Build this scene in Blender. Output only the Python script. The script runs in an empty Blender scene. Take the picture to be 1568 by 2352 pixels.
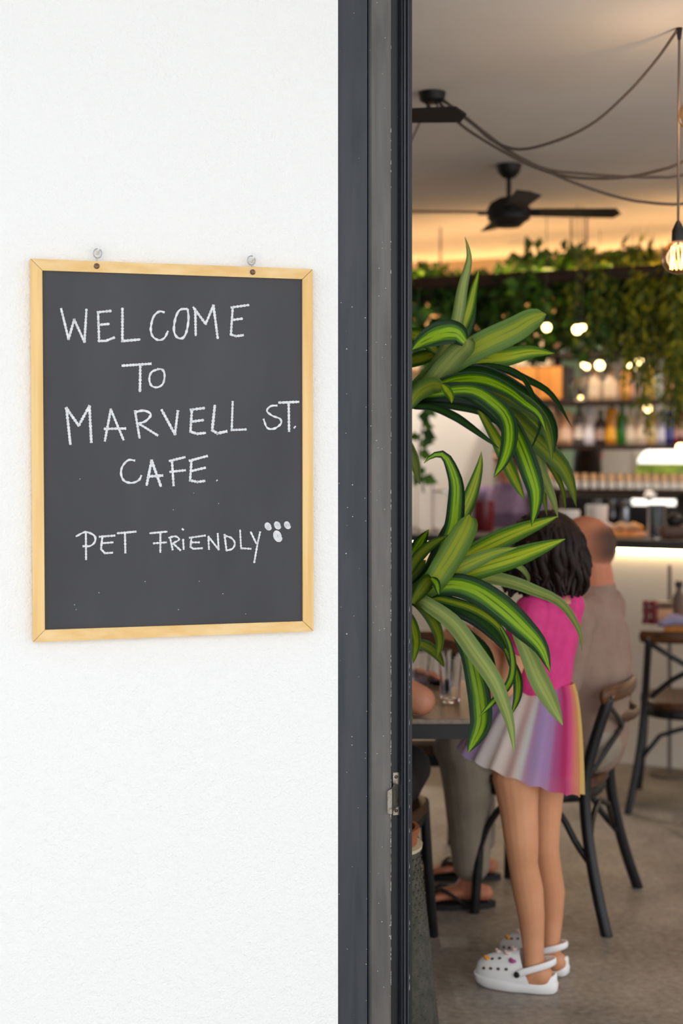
import bpy, bmesh, math, random
from mathutils import Vector, Matrix

# ------------------------------------------------------------------ camera, sky, exposure
sc = bpy.context.scene
col = sc.collection
F = 50.0 * 2352 / 36.0          # focal length in pixels
H = 1.5                         # eye height
CX, CY = 784.0, 1030.0          # optical axis in the 1568x2352 frame
cam_d = bpy.data.cameras.new('camera')
cam_d.lens = 50.0
cam_d.sensor_width = 36.0
cam_d.sensor_fit = 'AUTO'
cam_d.shift_y = -(1176.0 - CY) / 2352.0
cam_d.clip_start = 0.05
cam_d.dof.use_dof = True
cam_d.dof.focus_distance = 3.16
cam_d.dof.aperture_fstop = 2.1
cam = bpy.data.objects.new('camera', cam_d)
cam.location = (0, 0, H)
cam.rotation_euler = (math.radians(90), 0, 0)
col.objects.link(cam)
sc.camera = cam

world = bpy.data.worlds.new('overcast_sky')
sc.world = world
world.use_nodes = True
bg = world.node_tree.nodes['Background']
bg.inputs[0].default_value = (0.94, 0.975, 1.03, 1)
bg.inputs[1].default_value = 1.9
sc.view_settings.view_transform = 'Standard'
sc.view_settings.look = 'None'
sc.view_settings.gamma = 1.0
sc.view_settings.use_curve_mapping = False
sc.view_settings.exposure = 0.0
try:
    sc.cycles.max_bounces = 10
    sc.cycles.diffuse_bounces = 5
    sc.cycles.transparent_max_bounces = 12
    sc.cycles.sample_clamp_indirect = 4.0
    sc.cycles.caustics_reflective = False
    sc.cycles.caustics_refractive = False
except Exception:
    pass

WARM = (1.0, 0.62, 0.26)

# ------------------------------------------------------------------ helpers
rnd = random.Random(7)

def V(*a):
    return Vector(a)

def lerp(a, b, t):
    return a + (b - a) * t

def P(px, py, d):
    """point seen at pixel (px,py) at depth d metres"""
    return Vector(((px - CX) / F * d, d, H - (py - CY) / F * d))

def G(px, py, z=0.0):
    """point on the horizontal plane z seen at (px,py)"""
    d = (H - z) * F / (py - CY)
    return P(px, py, d)

def lin(c):
    out = []
    for v in c[:3]:
        v = v / 255.0
        out.append(v / 12.92 if v <= 0.04045 else ((v + 0.055) / 1.055) ** 2.4)
    return (out[0], out[1], out[2], 1.0)

class MB:
    """collects vertices and faces; build() links them as one mesh object"""
    def __init__(self, M=None):
        self.v = []; self.f = []; self.mi = []; self.uv = {}; self.M = M
    def add(self, verts, faces, mi=0, uvs=None):
        n = len(self.v)
        for p in verts:
            p = Vector(p)
            self.v.append(self.M @ p if self.M is not None else p)
        for k, fc in enumerate(faces):
            self.f.append([i + n for i in fc]); self.mi.append(mi)
            if uvs is not None:
                self.uv[len(self.f) - 1] = [uvs[i] for i in fc]
    def box(self, c, s, mi=0, R=None):
        hx, hy, hz = s[0] / 2, s[1] / 2, s[2] / 2
        vs = [Vector((x, y, z)) for x in (-hx, hx) for y in (-hy, hy) for z in (-hz, hz)]
        if R is not None: vs = [R @ p for p in vs]
        vs = [p + Vector(c) for p in vs]
        self.add(vs, [(0, 1, 3, 2), (4, 6, 7, 5), (0, 4, 5, 1), (2, 3, 7, 6), (0, 2, 6, 4), (1, 5, 7, 3)], mi)
        return self
    def rbox(self, c, s, r=0.01, mi=0, R=None):
        """box with chamfered edges"""
        bm = bmesh.new()
        bmesh.ops.create_cube(bm, size=1.0)
        for p in bm.verts: p.co = Vector((p.co.x * s[0], p.co.y * s[1], p.co.z * s[2]))
        bmesh.ops.bevel(bm, geom=list(bm.edges), offset=min(r, min(s) * 0.45), segments=2, affect='EDGES', profile=0.6)
        vs = [(R @ p.co if R is not None else p.co.copy()) + Vector(c) for p in bm.verts]
        bm.verts.index_update()
        self.add(vs, [[q.index for q in fc.verts] for fc in bm.faces], mi)
        bm.free()
        return self
    def prism(self, quad, off, mi=0):
        """polygon extruded by vector off"""
        n = len(quad); off = Vector(off)
        vs = [Vector(p) for p in quad] + [Vector(p) + off for p in quad]
        fs = [list(range(n))[::-1], list(range(n, 2 * n))] + [(i, (i + 1) % n, n + (i + 1) % n, n + i) for i in range(n)]
        self.add(vs, fs, mi)
        return self
    def lathe(self, prof, n=20, c=(0, 0, 0), mi=0, R=None, cap=True):
        vs = []; fs = []
        for (r, z) in prof:
            for k in range(n):
                a = 2 * math.pi * k / n
                p = Vector((r * math.cos(a), r * math.sin(a), z))
                if R is not None: p = R @ p
                vs.append(p + Vector(c))
        for j in range(len(prof) - 1):
            for k in range(n):
                a, b = j * n + k, j * n + (k + 1) % n
                fs.append((a, b, b + n, a + n))
        if cap:
            if prof[0][0] > 1e-5: fs.append(list(range(n))[::-1])
            if prof[-1][0] > 1e-5: fs.append(list(range((len(prof) - 1) * n, len(prof) * n)))
        self.add(vs, fs, mi)
        return self
    def limb(self, pts, rad, side=(0, 1, 0), n=14, rnd_caps=True, mi=0):
        """tapered tube; rad items are r or (r_side, r_other); rounded ends"""
        pts = [Vector(p) for p in pts]
        rr = [(r, r) if not isinstance(r, (tuple, list)) else tuple(r) for r in rad]
        side = Vector(side)
        m = len(pts)
        T = []
        for i in range(m):
            a = pts[max(0, i - 1)]; b = pts[min(m - 1, i + 1)]
            t = (b - a)
            T.append(t.normalized() if t.length > 1e-9 else Vector((0, 0, 1)))
        rings = []
        def ring(c, t, ra, rb):
            s = side - t * side.dot(t)
            if s.length < 1e-4:
                s = Vector((1, 0, 0)) - t * t.x
                if s.length < 1e-4: s = Vector((0, 0, 1))
            s.normalize(); b = t.cross(s)
            return [c + s * (ra * math.cos(2 * math.pi * k / n)) + b * (rb * math.sin(2 * math.pi * k / n)) for k in range(n)]
        if rnd_caps:
            for f_ in (0.15, 0.6, 0.9):
                rc = min(rr[0]); rings.append(ring(pts[0] - T[0] * rc * math.sqrt(1 - f_ * f_), T[0], rr[0][0] * f_, rr[0][1] * f_))
        for i in range(m): rings.append(ring(pts[i], T[i], rr[i][0], rr[i][1]))
        if rnd_caps:
            for f_ in (0.9, 0.6, 0.15):
                rc = min(rr[-1]); rings.append(ring(pts[-1] + T[-1] * rc * math.sqrt(1 - f_ * f_), T[-1], rr[-1][0] * f_, rr[-1][1] * f_))
        vs = [p for r in rings for p in r]; fs = []
        for j in range(len(rings) - 1):
            for k in range(n):
                a, b = j * n + k, j * n + (k + 1) % n
                fs.append((a, b, b + n, a + n))
        fs.append(list(range(n))[::-1]); fs.append(list(range((len(rings) - 1) * n, len(rings) * n)))
        self.add(vs, fs, mi)
        return self
    def ball(self, c, r, n=12, R=None, mi=0):
        r = (r, r, r) if not isinstance(r, (tuple, list)) else r
        vs = []; fs = []; m = max(6, n // 2 + 2)
        for j in range(1, m):
            ph = math.pi * j / m
            for k in range(n):
                a = 2 * math.pi * k / n
                p = Vector((r[0] * math.sin(ph) * math.cos(a), r[1] * math.sin(ph) * math.sin(a), -r[2] * math.cos(ph)))
                vs.append((R @ p if R is not None else p) + Vector(c))
        for j in range(m - 2):
            for k in range(n):
                a, b = j * n + k, j * n + (k + 1) % n
                fs.append((a, b, b + n, a + n))
        lo, hi = Vector((0, 0, -r[2])), Vector((0, 0, r[2]))
        vs.append((R @ lo if R is not None else lo) + Vector(c)); vs.append((R @ hi if R is not None else hi) + Vector(c))
        for k in range(n):
            fs.append((len(vs) - 2, (k + 1) % n, k)); fs.append((len(vs) - 1, (m - 2) * n + k, (m - 2) * n + (k + 1) % n))
        self.add(vs, fs, mi)
        return self
    def build(self, name, mat, parent=None, smooth=False, local=False, loc=None):
        me = bpy.data.meshes.new(name)
        off = Vector((0, 0, 0))
        if parent is not None and not local: off = OFF.get(parent.name, Vector((0, 0, 0)))
        if parent is None and loc is not None: off = Vector(loc)
        me.from_pydata([tuple(p - off) for p in self.v], [], self.f)
        mats = mat if isinstance(mat, (list, tuple)) else [mat]
        for m in mats: me.materials.append(m)
        if len(mats) > 1:
            for p, i in zip(me.polygons, self.mi): p.material_index = i
        if self.uv:
            ul = me.uv_layers.new(name='UVMap')
            for p in me.polygons:
                u = self.uv.get(p.index)
                if u:
                    for li, q in zip(p.loop_indices, u): ul.data[li].uv = q
        if smooth:
            for p in me.polygons: p.use_smooth = True
            if smooth == 'auto':
                try: me.set_sharp_from_angle(angle=math.radians(40))
                except Exception: pass
        o = bpy.data.objects.new(name, me)
        col.objects.link(o)
        if parent is not None:
            o.parent = parent
            OFF[o.name] = off
        else:
            o.location = off
            OFF[o.name] = off
        return o

OFF = {}

def tag(o, label, cat, group=None, kind=None):
    o['label'] = label; o['category'] = cat
    if group: o['group'] = group
    if kind: o['kind'] = kind
    return o

def thing(name, label, cat, loc=(0, 0, 0), rz=0.0, group=None):
    o = bpy.data.objects.new(name, None)
    o.empty_display_size = 0.1
    o.location = loc; o.rotation_euler = (0, 0, rz)
    col.objects.link(o)
    OFF[o.name] = Vector(loc)
    return tag(o, label, cat, group)

def struct(o):
    o['kind'] = 'structure'
    return o

def dup(root, loc, rz, label):
    r = root.copy(); col.objects.link(r)
    r.location = loc; r.rotation_euler = (0, 0, rz); r['label'] = label
    def kids(src, dst):
        for ch in list(src.children):
            c = ch.copy(); col.objects.link(c); c.parent = dst
            kids(ch, c)
    kids(root, r)
    return r

def catmull(pts, n):
    pts = [Vector(p) for p in pts]
    ex = [pts[0] * 2 - pts[1]] + pts + [pts[-1] * 2 - pts[-2]]
    seg = len(pts) - 1
    # arc-length table
    dense = []
    for i in range(seg):
        p0, p1, p2, p3 = ex[i:i + 4]
        for k in range(12):
            t = k / 12
            dense.append(0.5 * ((2 * p1) + (p2 - p0) * t + (2 * p0 - 5 * p1 + 4 * p2 - p3) * t * t + (3 * p1 - p0 - 3 * p2 + p3) * t ** 3))
    dense.append(pts[-1])
    L = [0]
    for a, b in zip(dense, dense[1:]): L.append(L[-1] + (b - a).length)
    out = []; j = 0
    for k in range(n + 1):
        s = L[-1] * k / n
        while j < len(L) - 2 and L[j + 1] < s: j += 1
        t = (s - L[j]) / max(1e-9, L[j + 1] - L[j])
        out.append(dense[j].lerp(dense[j + 1], min(1, max(0, t))))
    return out

def remesh_build(mb, name, mat, parent, voxel=0.006, smooth_it=6, fac=0.5):
    """fuse overlapping closed shapes into one continuous skin"""
    tmp = MB(); tmp.v = mb.v; tmp.f = mb.f; tmp.mi = mb.mi
    o = tmp.build('tmp_body', mat)
    m = o.modifiers.new('r', 'REMESH'); m.mode = 'VOXEL'; m.voxel_size = voxel; m.use_smooth_shade = True
    s = o.modifiers.new('s', 'SMOOTH'); s.factor = fac; s.iterations = smooth_it
    dg = bpy.context.evaluated_depsgraph_get()
    dg.update()
    me = bpy.data.meshes.new_from_object(o.evaluated_get(dg))
    bpy.data.objects.remove(o, do_unlink=True)
    off = OFF.get(parent.name, Vector((0, 0, 0))) if parent else Vector((0, 0, 0))
    for v in me.vertices: v.co -= off
    for p in me.polygons: p.use_smooth = True
    me.materials.clear()
    me.materials.append(mat)
    me.name = name
    ob = bpy.data.objects.new(name, me)
    col.objects.link(ob)
    if parent:
        ob.parent = parent; OFF[ob.name] = off
    return ob

# ------------------------------------------------------------------ materials
def nodes(name):
    m = bpy.data.materials.new(name); m.use_nodes = True
    nt = m.node_tree
    return m, nt, nt.nodes['Principled BSDF'], nt.nodes, nt.links

def pm(name, c1, c2=None, scale=8.0, rough=0.6, metal=0.0, bump=0.0, bscale=60.0, stretch=(1, 1, 1), spec=0.5,
       detail=4.0, emit=None, estr=0.0, trans=0.0, alpha=1.0, bdist=0.002, lo=0.35, hi=0.65, coat=0.0, ior=1.45):
    m, nt, bs, N, L = nodes(name)
    tc = N.new('ShaderNodeTexCoord'); mp = N.new('ShaderNodeMapping')
    mp.inputs['Scale'].default_value = stretch
    L.new(tc.outputs['Object'], mp.inputs['Vector'])
    if c2 is not None:
        nz = N.new('ShaderNodeTexNoise'); nz.inputs['Scale'].default_value = scale; nz.inputs['Detail'].default_value = detail
        L.new(mp.outputs[0], nz.inputs['Vector'])
        cr = N.new('ShaderNodeValToRGB')
        cr.color_ramp.elements[0].position = lo; cr.color_ramp.elements[0].color = lin(c1)
        cr.color_ramp.elements[1].position = hi; cr.color_ramp.elements[1].color = lin(c2)
        L.new(nz.outputs['Fac'], cr.inputs[0]); L.new(cr.outputs[0], bs.inputs['Base Color'])
    else:
        bs.inputs['Base Color'].default_value = lin(c1)
    bs.inputs['Roughness'].default_value = rough
    bs.inputs['Metallic'].default_value = metal
    bs.inputs['Specular IOR Level'].default_value = spec
    bs.inputs['IOR'].default_value = ior
    bs.inputs['Transmission Weight'].default_value = trans
    bs.inputs['Alpha'].default_value = alpha
    bs.inputs['Coat Weight'].default_value = coat
    if emit is not None:
        bs.inputs['Emission Color'].default_value = (emit[0], emit[1], emit[2], 1)
        bs.inputs['Emission Strength'].default_value = estr
    if bump > 0:
        bn = N.new('ShaderNodeTexNoise'); bn.inputs['Scale'].default_value = bscale; bn.inputs['Detail'].default_value = 5
        L.new(mp.outputs[0], bn.inputs['Vector'])
        bu = N.new('ShaderNodeBump'); bu.inputs['Strength'].default_value = bump; bu.inputs['Distance'].default_value = bdist
        L.new(bn.outputs['Fac'], bu.inputs['Height']); L.new(bu.outputs[0], bs.inputs['Normal'])
    return m

def wood(name, c1, c2, axis=0, scale=6.0, rough=0.5, stretch=14.0):
    st = [stretch] * 3; st[axis] = 1.0
    return pm(name, c1, c2, scale=scale, rough=rough, stretch=st, bump=0.15, bscale=scale * 3, bdist=0.001, detail=6)

def frame_metal(name, c1, c2, rough, specks=0.5):
    """powder-coated aluminium with smears and pale paint specks"""
    m, nt, bs, N, L = nodes(name)
    tc = N.new('ShaderNodeTexCoord'); mp = N.new('ShaderNodeMapping'); mp.inputs['Scale'].default_value = (14, 14, 1.6)
    L.new(tc.outputs['Object'], mp.inputs[0])
    nz = N.new('ShaderNodeTexNoise'); nz.inputs['Scale'].default_value = 2.2; nz.inputs['Detail'].default_value = 5; nz.inputs['Distortion'].default_value = 0.6
    L.new(mp.outputs[0], nz.inputs['Vector'])
    cr = N.new('ShaderNodeValToRGB')
    cr.color_ramp.elements[0].position = 0.35; cr.color_ramp.elements[0].color = lin(c1)
    cr.color_ramp.elements[1].position = 0.72; cr.color_ramp.elements[1].color = lin(c2)
    L.new(nz.outputs['Fac'], cr.inputs[0])
    vo = N.new('ShaderNodeTexVoronoi'); vo.inputs['Scale'].default_value = 70; vo.feature = 'F1'
    L.new(tc.outputs['Object'], vo.inputs['Vector'])
    n2 = N.new('ShaderNodeTexNoise'); n2.inputs['Scale'].default_value = 9
    L.new(tc.outputs['Object'], n2.inputs['Vector'])
    mm = N.new('ShaderNodeMath'); mm.operation = 'MULTIPLY_ADD'; mm.inputs[1].default_value = 0.21; mm.inputs[2].default_value = -0.045
    L.new(n2.outputs['Fac'], mm.inputs[0])
    lt = N.new('ShaderNodeMath'); lt.operation = 'LESS_THAN'; L.new(vo.outputs['Distance'], lt.inputs[0]); L.new(mm.outputs[0], lt.inputs[1])
    sel = N.new('ShaderNodeSeparateColor'); L.new(vo.outputs['Color'], sel.inputs[0])
    gt = N.new('ShaderNodeMath'); gt.operation = 'GREATER_THAN'; gt.inputs[1].default_value = 1 - specks; L.new(sel.outputs[0], gt.inputs[0])
    mu = N.new('ShaderNodeMath'); mu.operation = 'MULTIPLY'; L.new(lt.outputs[0], mu.inputs[0]); L.new(gt.outputs[0], mu.inputs[1])
    mx = N.new('ShaderNodeMix'); mx.data_type = 'RGBA'
    mx.inputs[7].default_value = lin((205, 205, 200))
    L.new(mu.outputs[0], mx.inputs[0]); L.new(cr.outputs[0], mx.inputs[6])
    L.new(mx.outputs[2], bs.inputs['Base Color'])
    rr = N.new('ShaderNodeMapRange'); rr.inputs[3].default_value = rough; rr.inputs[4].default_value = rough + 0.15
    L.new(nz.outputs['Fac'], rr.inputs[0]); L.new(rr.outputs[0], bs.inputs['Roughness'])
    bs.inputs['Metallic'].default_value = 0.0
    return m

def leaf_mat(name, center, mid, margin, rough=0.32, line=0.5):
    """striped corn-plant leaf: UV.x runs across the blade"""
    m, nt, bs, N, L = nodes(name)
    uv = N.new('ShaderNodeUVMap'); sp = N.new('ShaderNodeSeparateXYZ'); L.new(uv.outputs[0], sp.inputs[0])
    mp = N.new('ShaderNodeMapping'); mp.inputs['Scale'].default_value = (15, 0.7, 1); L.new(uv.outputs[0], mp.inputs[0])
    nz = N.new('ShaderNodeTexNoise'); nz.inputs['Scale'].default_value = 1.6; nz.inputs['Detail'].default_value = 3
    L.new(mp.outputs[0], nz.inputs['Vector'])
    a = N.new('ShaderNodeMath'); a.operation = 'SUBTRACT'; a.inputs[1].default_value = 0.5; L.new(sp.outputs[0], a.inputs[0])
    b = N.new('ShaderNodeMath'); b.operation = 'ABSOLUTE'; L.new(a.outputs[0], b.inputs[0])
    nn = N.new('ShaderNodeMath'); nn.operation = 'MULTIPLY_ADD'; nn.inputs[1].default_value = line; nn.inputs[2].default_value = -line * 0.5
    L.new(nz.outputs['Fac'], nn.inputs[0])
    c = N.new('ShaderNodeMath'); c.operation = 'MULTIPLY_ADD'; c.inputs[1].default_value = 2.0; L.new(b.outputs[0], c.inputs[0]); L.new(nn.outputs[0], c.inputs[2])
    cr = N.new('ShaderNodeValToRGB'); e = cr.color_ramp.elements
    e[0].position = 0.0; e[0].color = lin(mid)
    e[1].position = 1.0; e[1].color = lin(margin)
    k = e.new(0.05); k.color = lin(center)
    k = e.new(0.32); k.color = lin(center)
    k = e.new(0.42); k.color = lin(mid)
    k = e.new(0.55); k.color = lin(mid)
    k = e.new(0.66); k.color = lin(margin)
    L.new(c.outputs[0], cr.inputs[0]); L.new(cr.outputs[0], bs.inputs['Base Color'])
    bs.inputs['Roughness'].default_value = rough + .1
    bs.inputs['Specular IOR Level'].default_value = .28
    bu = N.new('ShaderNodeBump'); bu.inputs['Strength'].default_value = 0.25; bu.inputs['Distance'].default_value = 0.001
    L.new(nz.outputs['Fac'], bu.inputs['Height']); L.new(bu.outputs[0], bs.inputs['Normal'])
    # light shining through the blade
    tr = N.new('ShaderNodeBsdfTranslucent'); L.new(cr.outputs[0], tr.inputs[0])
    ms = N.new('ShaderNodeMixShader'); ms.inputs[0].default_value = 0.25
    out = N['Material Output']
    L.new(bs.outputs[0], ms.inputs[1]); L.new(tr.outputs[0], ms.inputs[2]); L.new(ms.outputs[0], out.inputs[0])
    return m

def stucco_mat():
    m, nt, bs, N, L = nodes('white_stucco')
    tc = N.new('ShaderNodeTexCoord')
    nz = N.new('ShaderNodeTexNoise'); nz.inputs['Scale'].default_value = 190; nz.inputs['Detail'].default_value = 4; nz.inputs['Roughness'].default_value = 0.55
    L.new(tc.outputs['Object'], nz.inputs['Vector'])
    n2 = N.new('ShaderNodeTexNoise'); n2.inputs['Scale'].default_value = 70; n2.inputs['Detail'].default_value = 2
    L.new(tc.outputs['Object'], n2.inputs['Vector'])
    ad = N.new('ShaderNodeMath'); ad.operation = 'ADD'; L.new(nz.outputs['Fac'], ad.inputs[0]); L.new(n2.outputs['Fac'], ad.inputs[1])
    bu = N.new('ShaderNodeBump'); bu.inputs['Strength'].default_value = 0.65; bu.inputs['Distance'].default_value = 0.0045
    L.new(ad.outputs[0], bu.inputs['Height']); L.new(bu.outputs[0], bs.inputs['Normal'])
    bs.inputs['Base Color'].default_value = lin((246, 246, 244))
    bs.inputs['Roughness'].default_value = 0.9
    bs.inputs['Specular IOR Level'].default_value = 0.2
    return m

def concrete_mat():
    m, nt, bs, N, L = nodes('polished_concrete')
    tc = N.new('ShaderNodeTexCoord')
    n1 = N.new('ShaderNodeTexNoise'); n1.inputs['Scale'].default_value = 2.2; n1.inputs['Detail'].default_value = 8; n1.inputs['Roughness'].default_value = 0.62
    n2 = N.new('ShaderNodeTexNoise'); n2.inputs['Scale'].default_value = 46; n2.inputs['Detail'].default_value = 6
    L.new(tc.outputs['Object'], n1.inputs['Vector']); L.new(tc.outputs['Object'], n2.inputs['Vector'])
    ad = N.new('ShaderNodeMath'); ad.operation = 'MULTIPLY_ADD'; ad.inputs[1].default_value = 0.55; L.new(n2.outputs['Fac'], ad.inputs[0]); L.new(n1.outputs['Fac'], ad.inputs[2])
    cr = N.new('ShaderNodeValToRGB'); e = cr.color_ramp.elements
    e[0].position = 0.55; e[0].color = lin((98, 90, 82)); e[1].position = 1.0; e[1].color = lin((166, 155, 143))
    L.new(ad.outputs[0], cr.inputs[0]); L.new(cr.outputs[0], bs.inputs['Base Color'])
    bs.inputs['Roughness'].default_value = 0.5
    return m

M = {}
M['stucco'] = stucco_mat()
M['concrete'] = concrete_mat()
M['paving'] = pm('pale_paving', (214, 210, 204), (200, 196, 190), 6, 0.9)
M['ceiling'] = pm('ceiling_paint', (238, 234, 228), (232, 227, 220), 2, 0.9)
M['inwall'] = pm('interior_white_paint', (232, 228, 222), (224, 219, 212), 3, 0.85)
M['backwall'] = pm('warm_wall_paint', (228, 205, 168), (220, 196, 158), 3, 0.85)
M['board'] = pm('blackboard_slate', (62, 62, 65), (80, 80, 83), 3.0, 0.62, stretch=(1, 1, 0.35), detail=8, lo=0.3, hi=0.75, bump=0.05, bscale=220, spec=0.35)
M['chalk'] = pm('white_chalk_ink', (232, 234, 236), (206, 208, 212), 120, 0.9)
M['pine_h'] = wood('pale_pine_rail', (228, 186, 118), (240, 206, 148), axis=0, scale=3.2, rough=0.45, stretch=16)
M['pine_v'] = wood('pale_pine_stile', (226, 182, 110), (240, 202, 138), axis=2, scale=3.2, rough=0.45, stretch=16)
M['steel'] = pm('zinc_steel', (168, 172, 176), None, rough=0.3, metal=1.0)
M['rust_screw'] = pm('rusty_screw', (92, 62, 42), (140, 120, 104), 300, 0.45, metal=0.7)
M['plastic_clear'] = pm('white_plastic', (236, 236, 232), None, rough=0.35)
M['frame_a'] = frame_metal('slate_frame_face', (40, 45, 51), (60, 62, 69), 0.45, 0.4)
M['frame_b'] = frame_metal('grey_frame_face', (80, 77, 75), (106, 102, 98), 0.42, 0.75)
M['frame_c'] = frame_metal('black_frame_channel', (22, 23, 26), (32, 33, 37), 0.35, 0.12)
M['frame_d'] = frame_metal('dark_stile', (38, 42, 50), (54, 56, 64), 0.3, 0.16)
M['chip'] = pm('bare_metal_chips', (214, 214, 212), None, rough=0.4)
M['rubber'] = pm('black_rubber_seal', (14, 15, 18), None, rough=0.5)
M['nickel'] = pm('worn_nickel', (176, 170, 158), (120, 84, 58), 90, 0.32, metal=0.9, lo=0.5, hi=0.78)
M['black_metal'] = pm('black_painted_metal', (16, 16, 18), (24, 24, 26), 20, 0.38)
M['fan_black'] = pm('matt_black_fan', (20, 18, 17), None, rough=0.5)
M['cable'] = pm('grey_cable', (98, 87, 78), None, rough=0.6)
M['seat_wood'] = wood('dark_seat_wood', (58, 34, 20), (92, 56, 30), axis=0, scale=5, rough=0.4)
M['rail_wood'] = wood('walnut_rail', (66, 38, 18), (100, 60, 28), axis=1, scale=5, rough=0.4)
M['table_wood'] = wood('grey_brown_table', (118, 104, 90), (146, 130, 112), axis=1, scale=4, rough=0.35)
M['dark_wood'] = wood('dark_shelf_wood', (34, 23, 19), (56, 36, 28), axis=0, scale=6, rough=0.5)
M['honey_wood'] = wood('honey_cabinet_wood', (196, 122, 52), (222, 148, 70), axis=2, scale=4, rough=0.5)
M['counter'] = pm('charcoal_counter', (52, 50, 50), (64, 61, 60), 12, 0.4)
M['counter_front'] = pm('cream_counter_front', (240, 230, 214), (234, 222, 204), 3, 0.6)
M['led'] = pm('warm_led_strip', (255, 240, 210), None, emit=(1.0, 0.78, 0.45), estr=22.0)
M['led_top'] = pm('amber_led_strip', (255, 220, 160), None, emit=(1.0, 0.53, 0.19), estr=40.0)  # for the added shelf strip that tints ceiling and wall amber
M['led_rack'] = pm('amber_led_tape', (255, 220, 160), None, emit=(1.0, 0.55, 0.22), estr=36.0)  # for the added rack strips that wash the ceiling amber
M['glow'] = pm('bulb_glow', (255, 230, 180), None, emit=(1.0, 0.70, 0.28), estr=11.0)
M['filament'] = pm('glowing_filament', (255, 210, 140), None, emit=(1.0, 0.55, 0.2), estr=9.0)
M['glass'] = pm('clear_glass', (255, 255, 255), None, rough=0.02, trans=1.0, ior=1.3)
M['amber_glass'] = pm('amber_glass', (255, 232, 200), None, rough=0.02, trans=1.0, ior=1.1)
def thin_glass(name, tint, gloss=.12):
    m, nt, bs, N, L = nodes(name)
    tp = N.new('ShaderNodeBsdfTransparent'); tp.inputs[0].default_value = lin(tint)
    gl = N.new('ShaderNodeBsdfGlossy'); gl.inputs['Roughness'].default_value = .03
    lw = N.new('ShaderNodeLayerWeight'); lw.inputs[0].default_value = .35
    mr = N.new('ShaderNodeMapRange'); mr.inputs[3].default_value = .03; mr.inputs[4].default_value = gloss + .45; L.new(lw.outputs['Facing'], mr.inputs[0])
    pw = N.new('ShaderNodeMath'); pw.operation = 'POWER'; pw.inputs[1].default_value = 1.6; L.new(mr.outputs[0], pw.inputs[0])
    ms = N.new('ShaderNodeMixShader'); L.new(pw.outputs[0], ms.inputs[0]); L.new(tp.outputs[0], ms.inputs[1]); L.new(gl.outputs[0], ms.inputs[2])
    L.new(ms.outputs[0], N['Material Output'].inputs[0]); return m
M['amber_glass'] = thin_glass('thin_amber_glass', (255, 224, 186), .35)
M['white_ceramic'] = pm('white_ceramic', (238, 234, 228), None, rough=0.3)
M['tan_paper'] = pm('tan_paper', (206, 166, 126), (192, 152, 112), 20, 0.8)
M['skin_girl'] = pm('tan_skin', (214, 152, 112), (204, 142, 104), 10, 0.5, bump=0.03, bscale=200)
M['skin_man'] = pm('ruddy_skin', (200, 128, 96), (190, 118, 88), 14, 0.5, bump=0.05, bscale=200)
M['skin_fair'] = pm('fair_skin', (206, 140, 110), (196, 128, 98), 14, 0.5)
M['hair'] = pm('dark_hair', (20, 12, 10), (38, 23, 18), 40, 0.5, spec=.25)
M['stubble'] = pm('shaved_hair', (92, 74, 62), (118, 92, 76), 260, 0.75)
M['pink'] = pm('hot_pink_jersey', (214, 56, 128), (202, 48, 118), 30, 0.75, bump=0.35, bscale=26, bdist=0.006)
M['taupe'] = pm('taupe_jersey', (150, 124, 110), (140, 114, 100), 18, 0.85, bump=0.5, bscale=9, bdist=0.012)
M['trouser'] = pm('stone_trousers', (152, 140, 122), (138, 126, 110), 12, 0.85, bump=0.6, bscale=9, bdist=0.015)
M['dark_cloth'] = pm('charcoal_cloth', (52, 46, 46), (42, 38, 38), 12, 0.9, bump=0.4, bscale=12, bdist=0.01)
M['lilac_shirt'] = pm('lilac_check', (136, 116, 148), (112, 94, 126), 60, 0.85)
M['eva'] = pm('white_foam_clog', (244, 242, 240), None, rough=0.5)
M['hole'] = pm('dark_vent_hole', (92, 70, 56), None, rough=0.8)
M['black_rubber'] = pm('black_sandal_rubber', (26, 24, 26), None, rough=0.6)
M['orange'] = pm('orange_plastic', (240, 160, 50), None, rough=0.5)
M['charm_pink'] = pm('pink_charm', (214, 96, 150), (130, 60, 110), 300, 0.4)
M['charm_pale'] = pm('pale_pink_charm', (240, 190, 204), (226, 214, 190), 200, 0.4)
M['planter'] = pm('woven_grey_green', (62, 62, 54), (80, 78, 68), 40, 0.8, bump=0.5, bscale=300)
M['terracotta'] = pm('terracotta', (150, 84, 50), (128, 70, 42), 14, 0.75)
M['cream_rim'] = pm('cream_plastic', (196, 184, 150), None, rough=0.6)
M['soil'] = pm('bark_soil', (60, 42, 30), (92, 66, 44), 60, 0.95, bump=0.6, bscale=60)
M['cane'] = pm('corn_plant_cane', (126, 104, 76), (98, 80, 58), 40, 0.85, bump=0.5, bscale=60)
M['leaf_stripe'] = leaf_mat('striped_leaf_dark', (142, 178, 20), (72, 118, 10), (20, 54, 16))
M['leaf_lime'] = leaf_mat('striped_leaf_lime', (168, 180, 34), (112, 146, 14), (64, 104, 8))
M['leaf_olive'] = leaf_mat('striped_leaf_olive', (124, 138, 30), (94, 116, 22), (62, 88, 20), line=0.35)
M['leaf_dark'] = leaf_mat('plain_dark_leaf', (44, 84, 24), (30, 64, 24), (18, 44, 22), rough=0.28)
M['leaf_pale'] = leaf_mat('pale_leaf_underside', (160, 172, 92), (136, 152, 78), (118, 138, 72), rough=0.4, line=0.3)
M['leaf_grey'] = leaf_mat('satin_leaf_green', (156, 168, 48), (122, 148, 60), (100, 132, 56), rough=0.25, line=0.3)
for i, (a, b) in enumerate([((52, 96, 22), (28, 58, 18)), ((92, 140, 28), (48, 86, 20)), ((168, 164, 30), (112, 118, 22)), ((128, 134, 30), (74, 88, 22))]):
    M['fol%d' % i] = pm('foliage_green_%d' % i, a, b, 9, 0.6)
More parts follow.
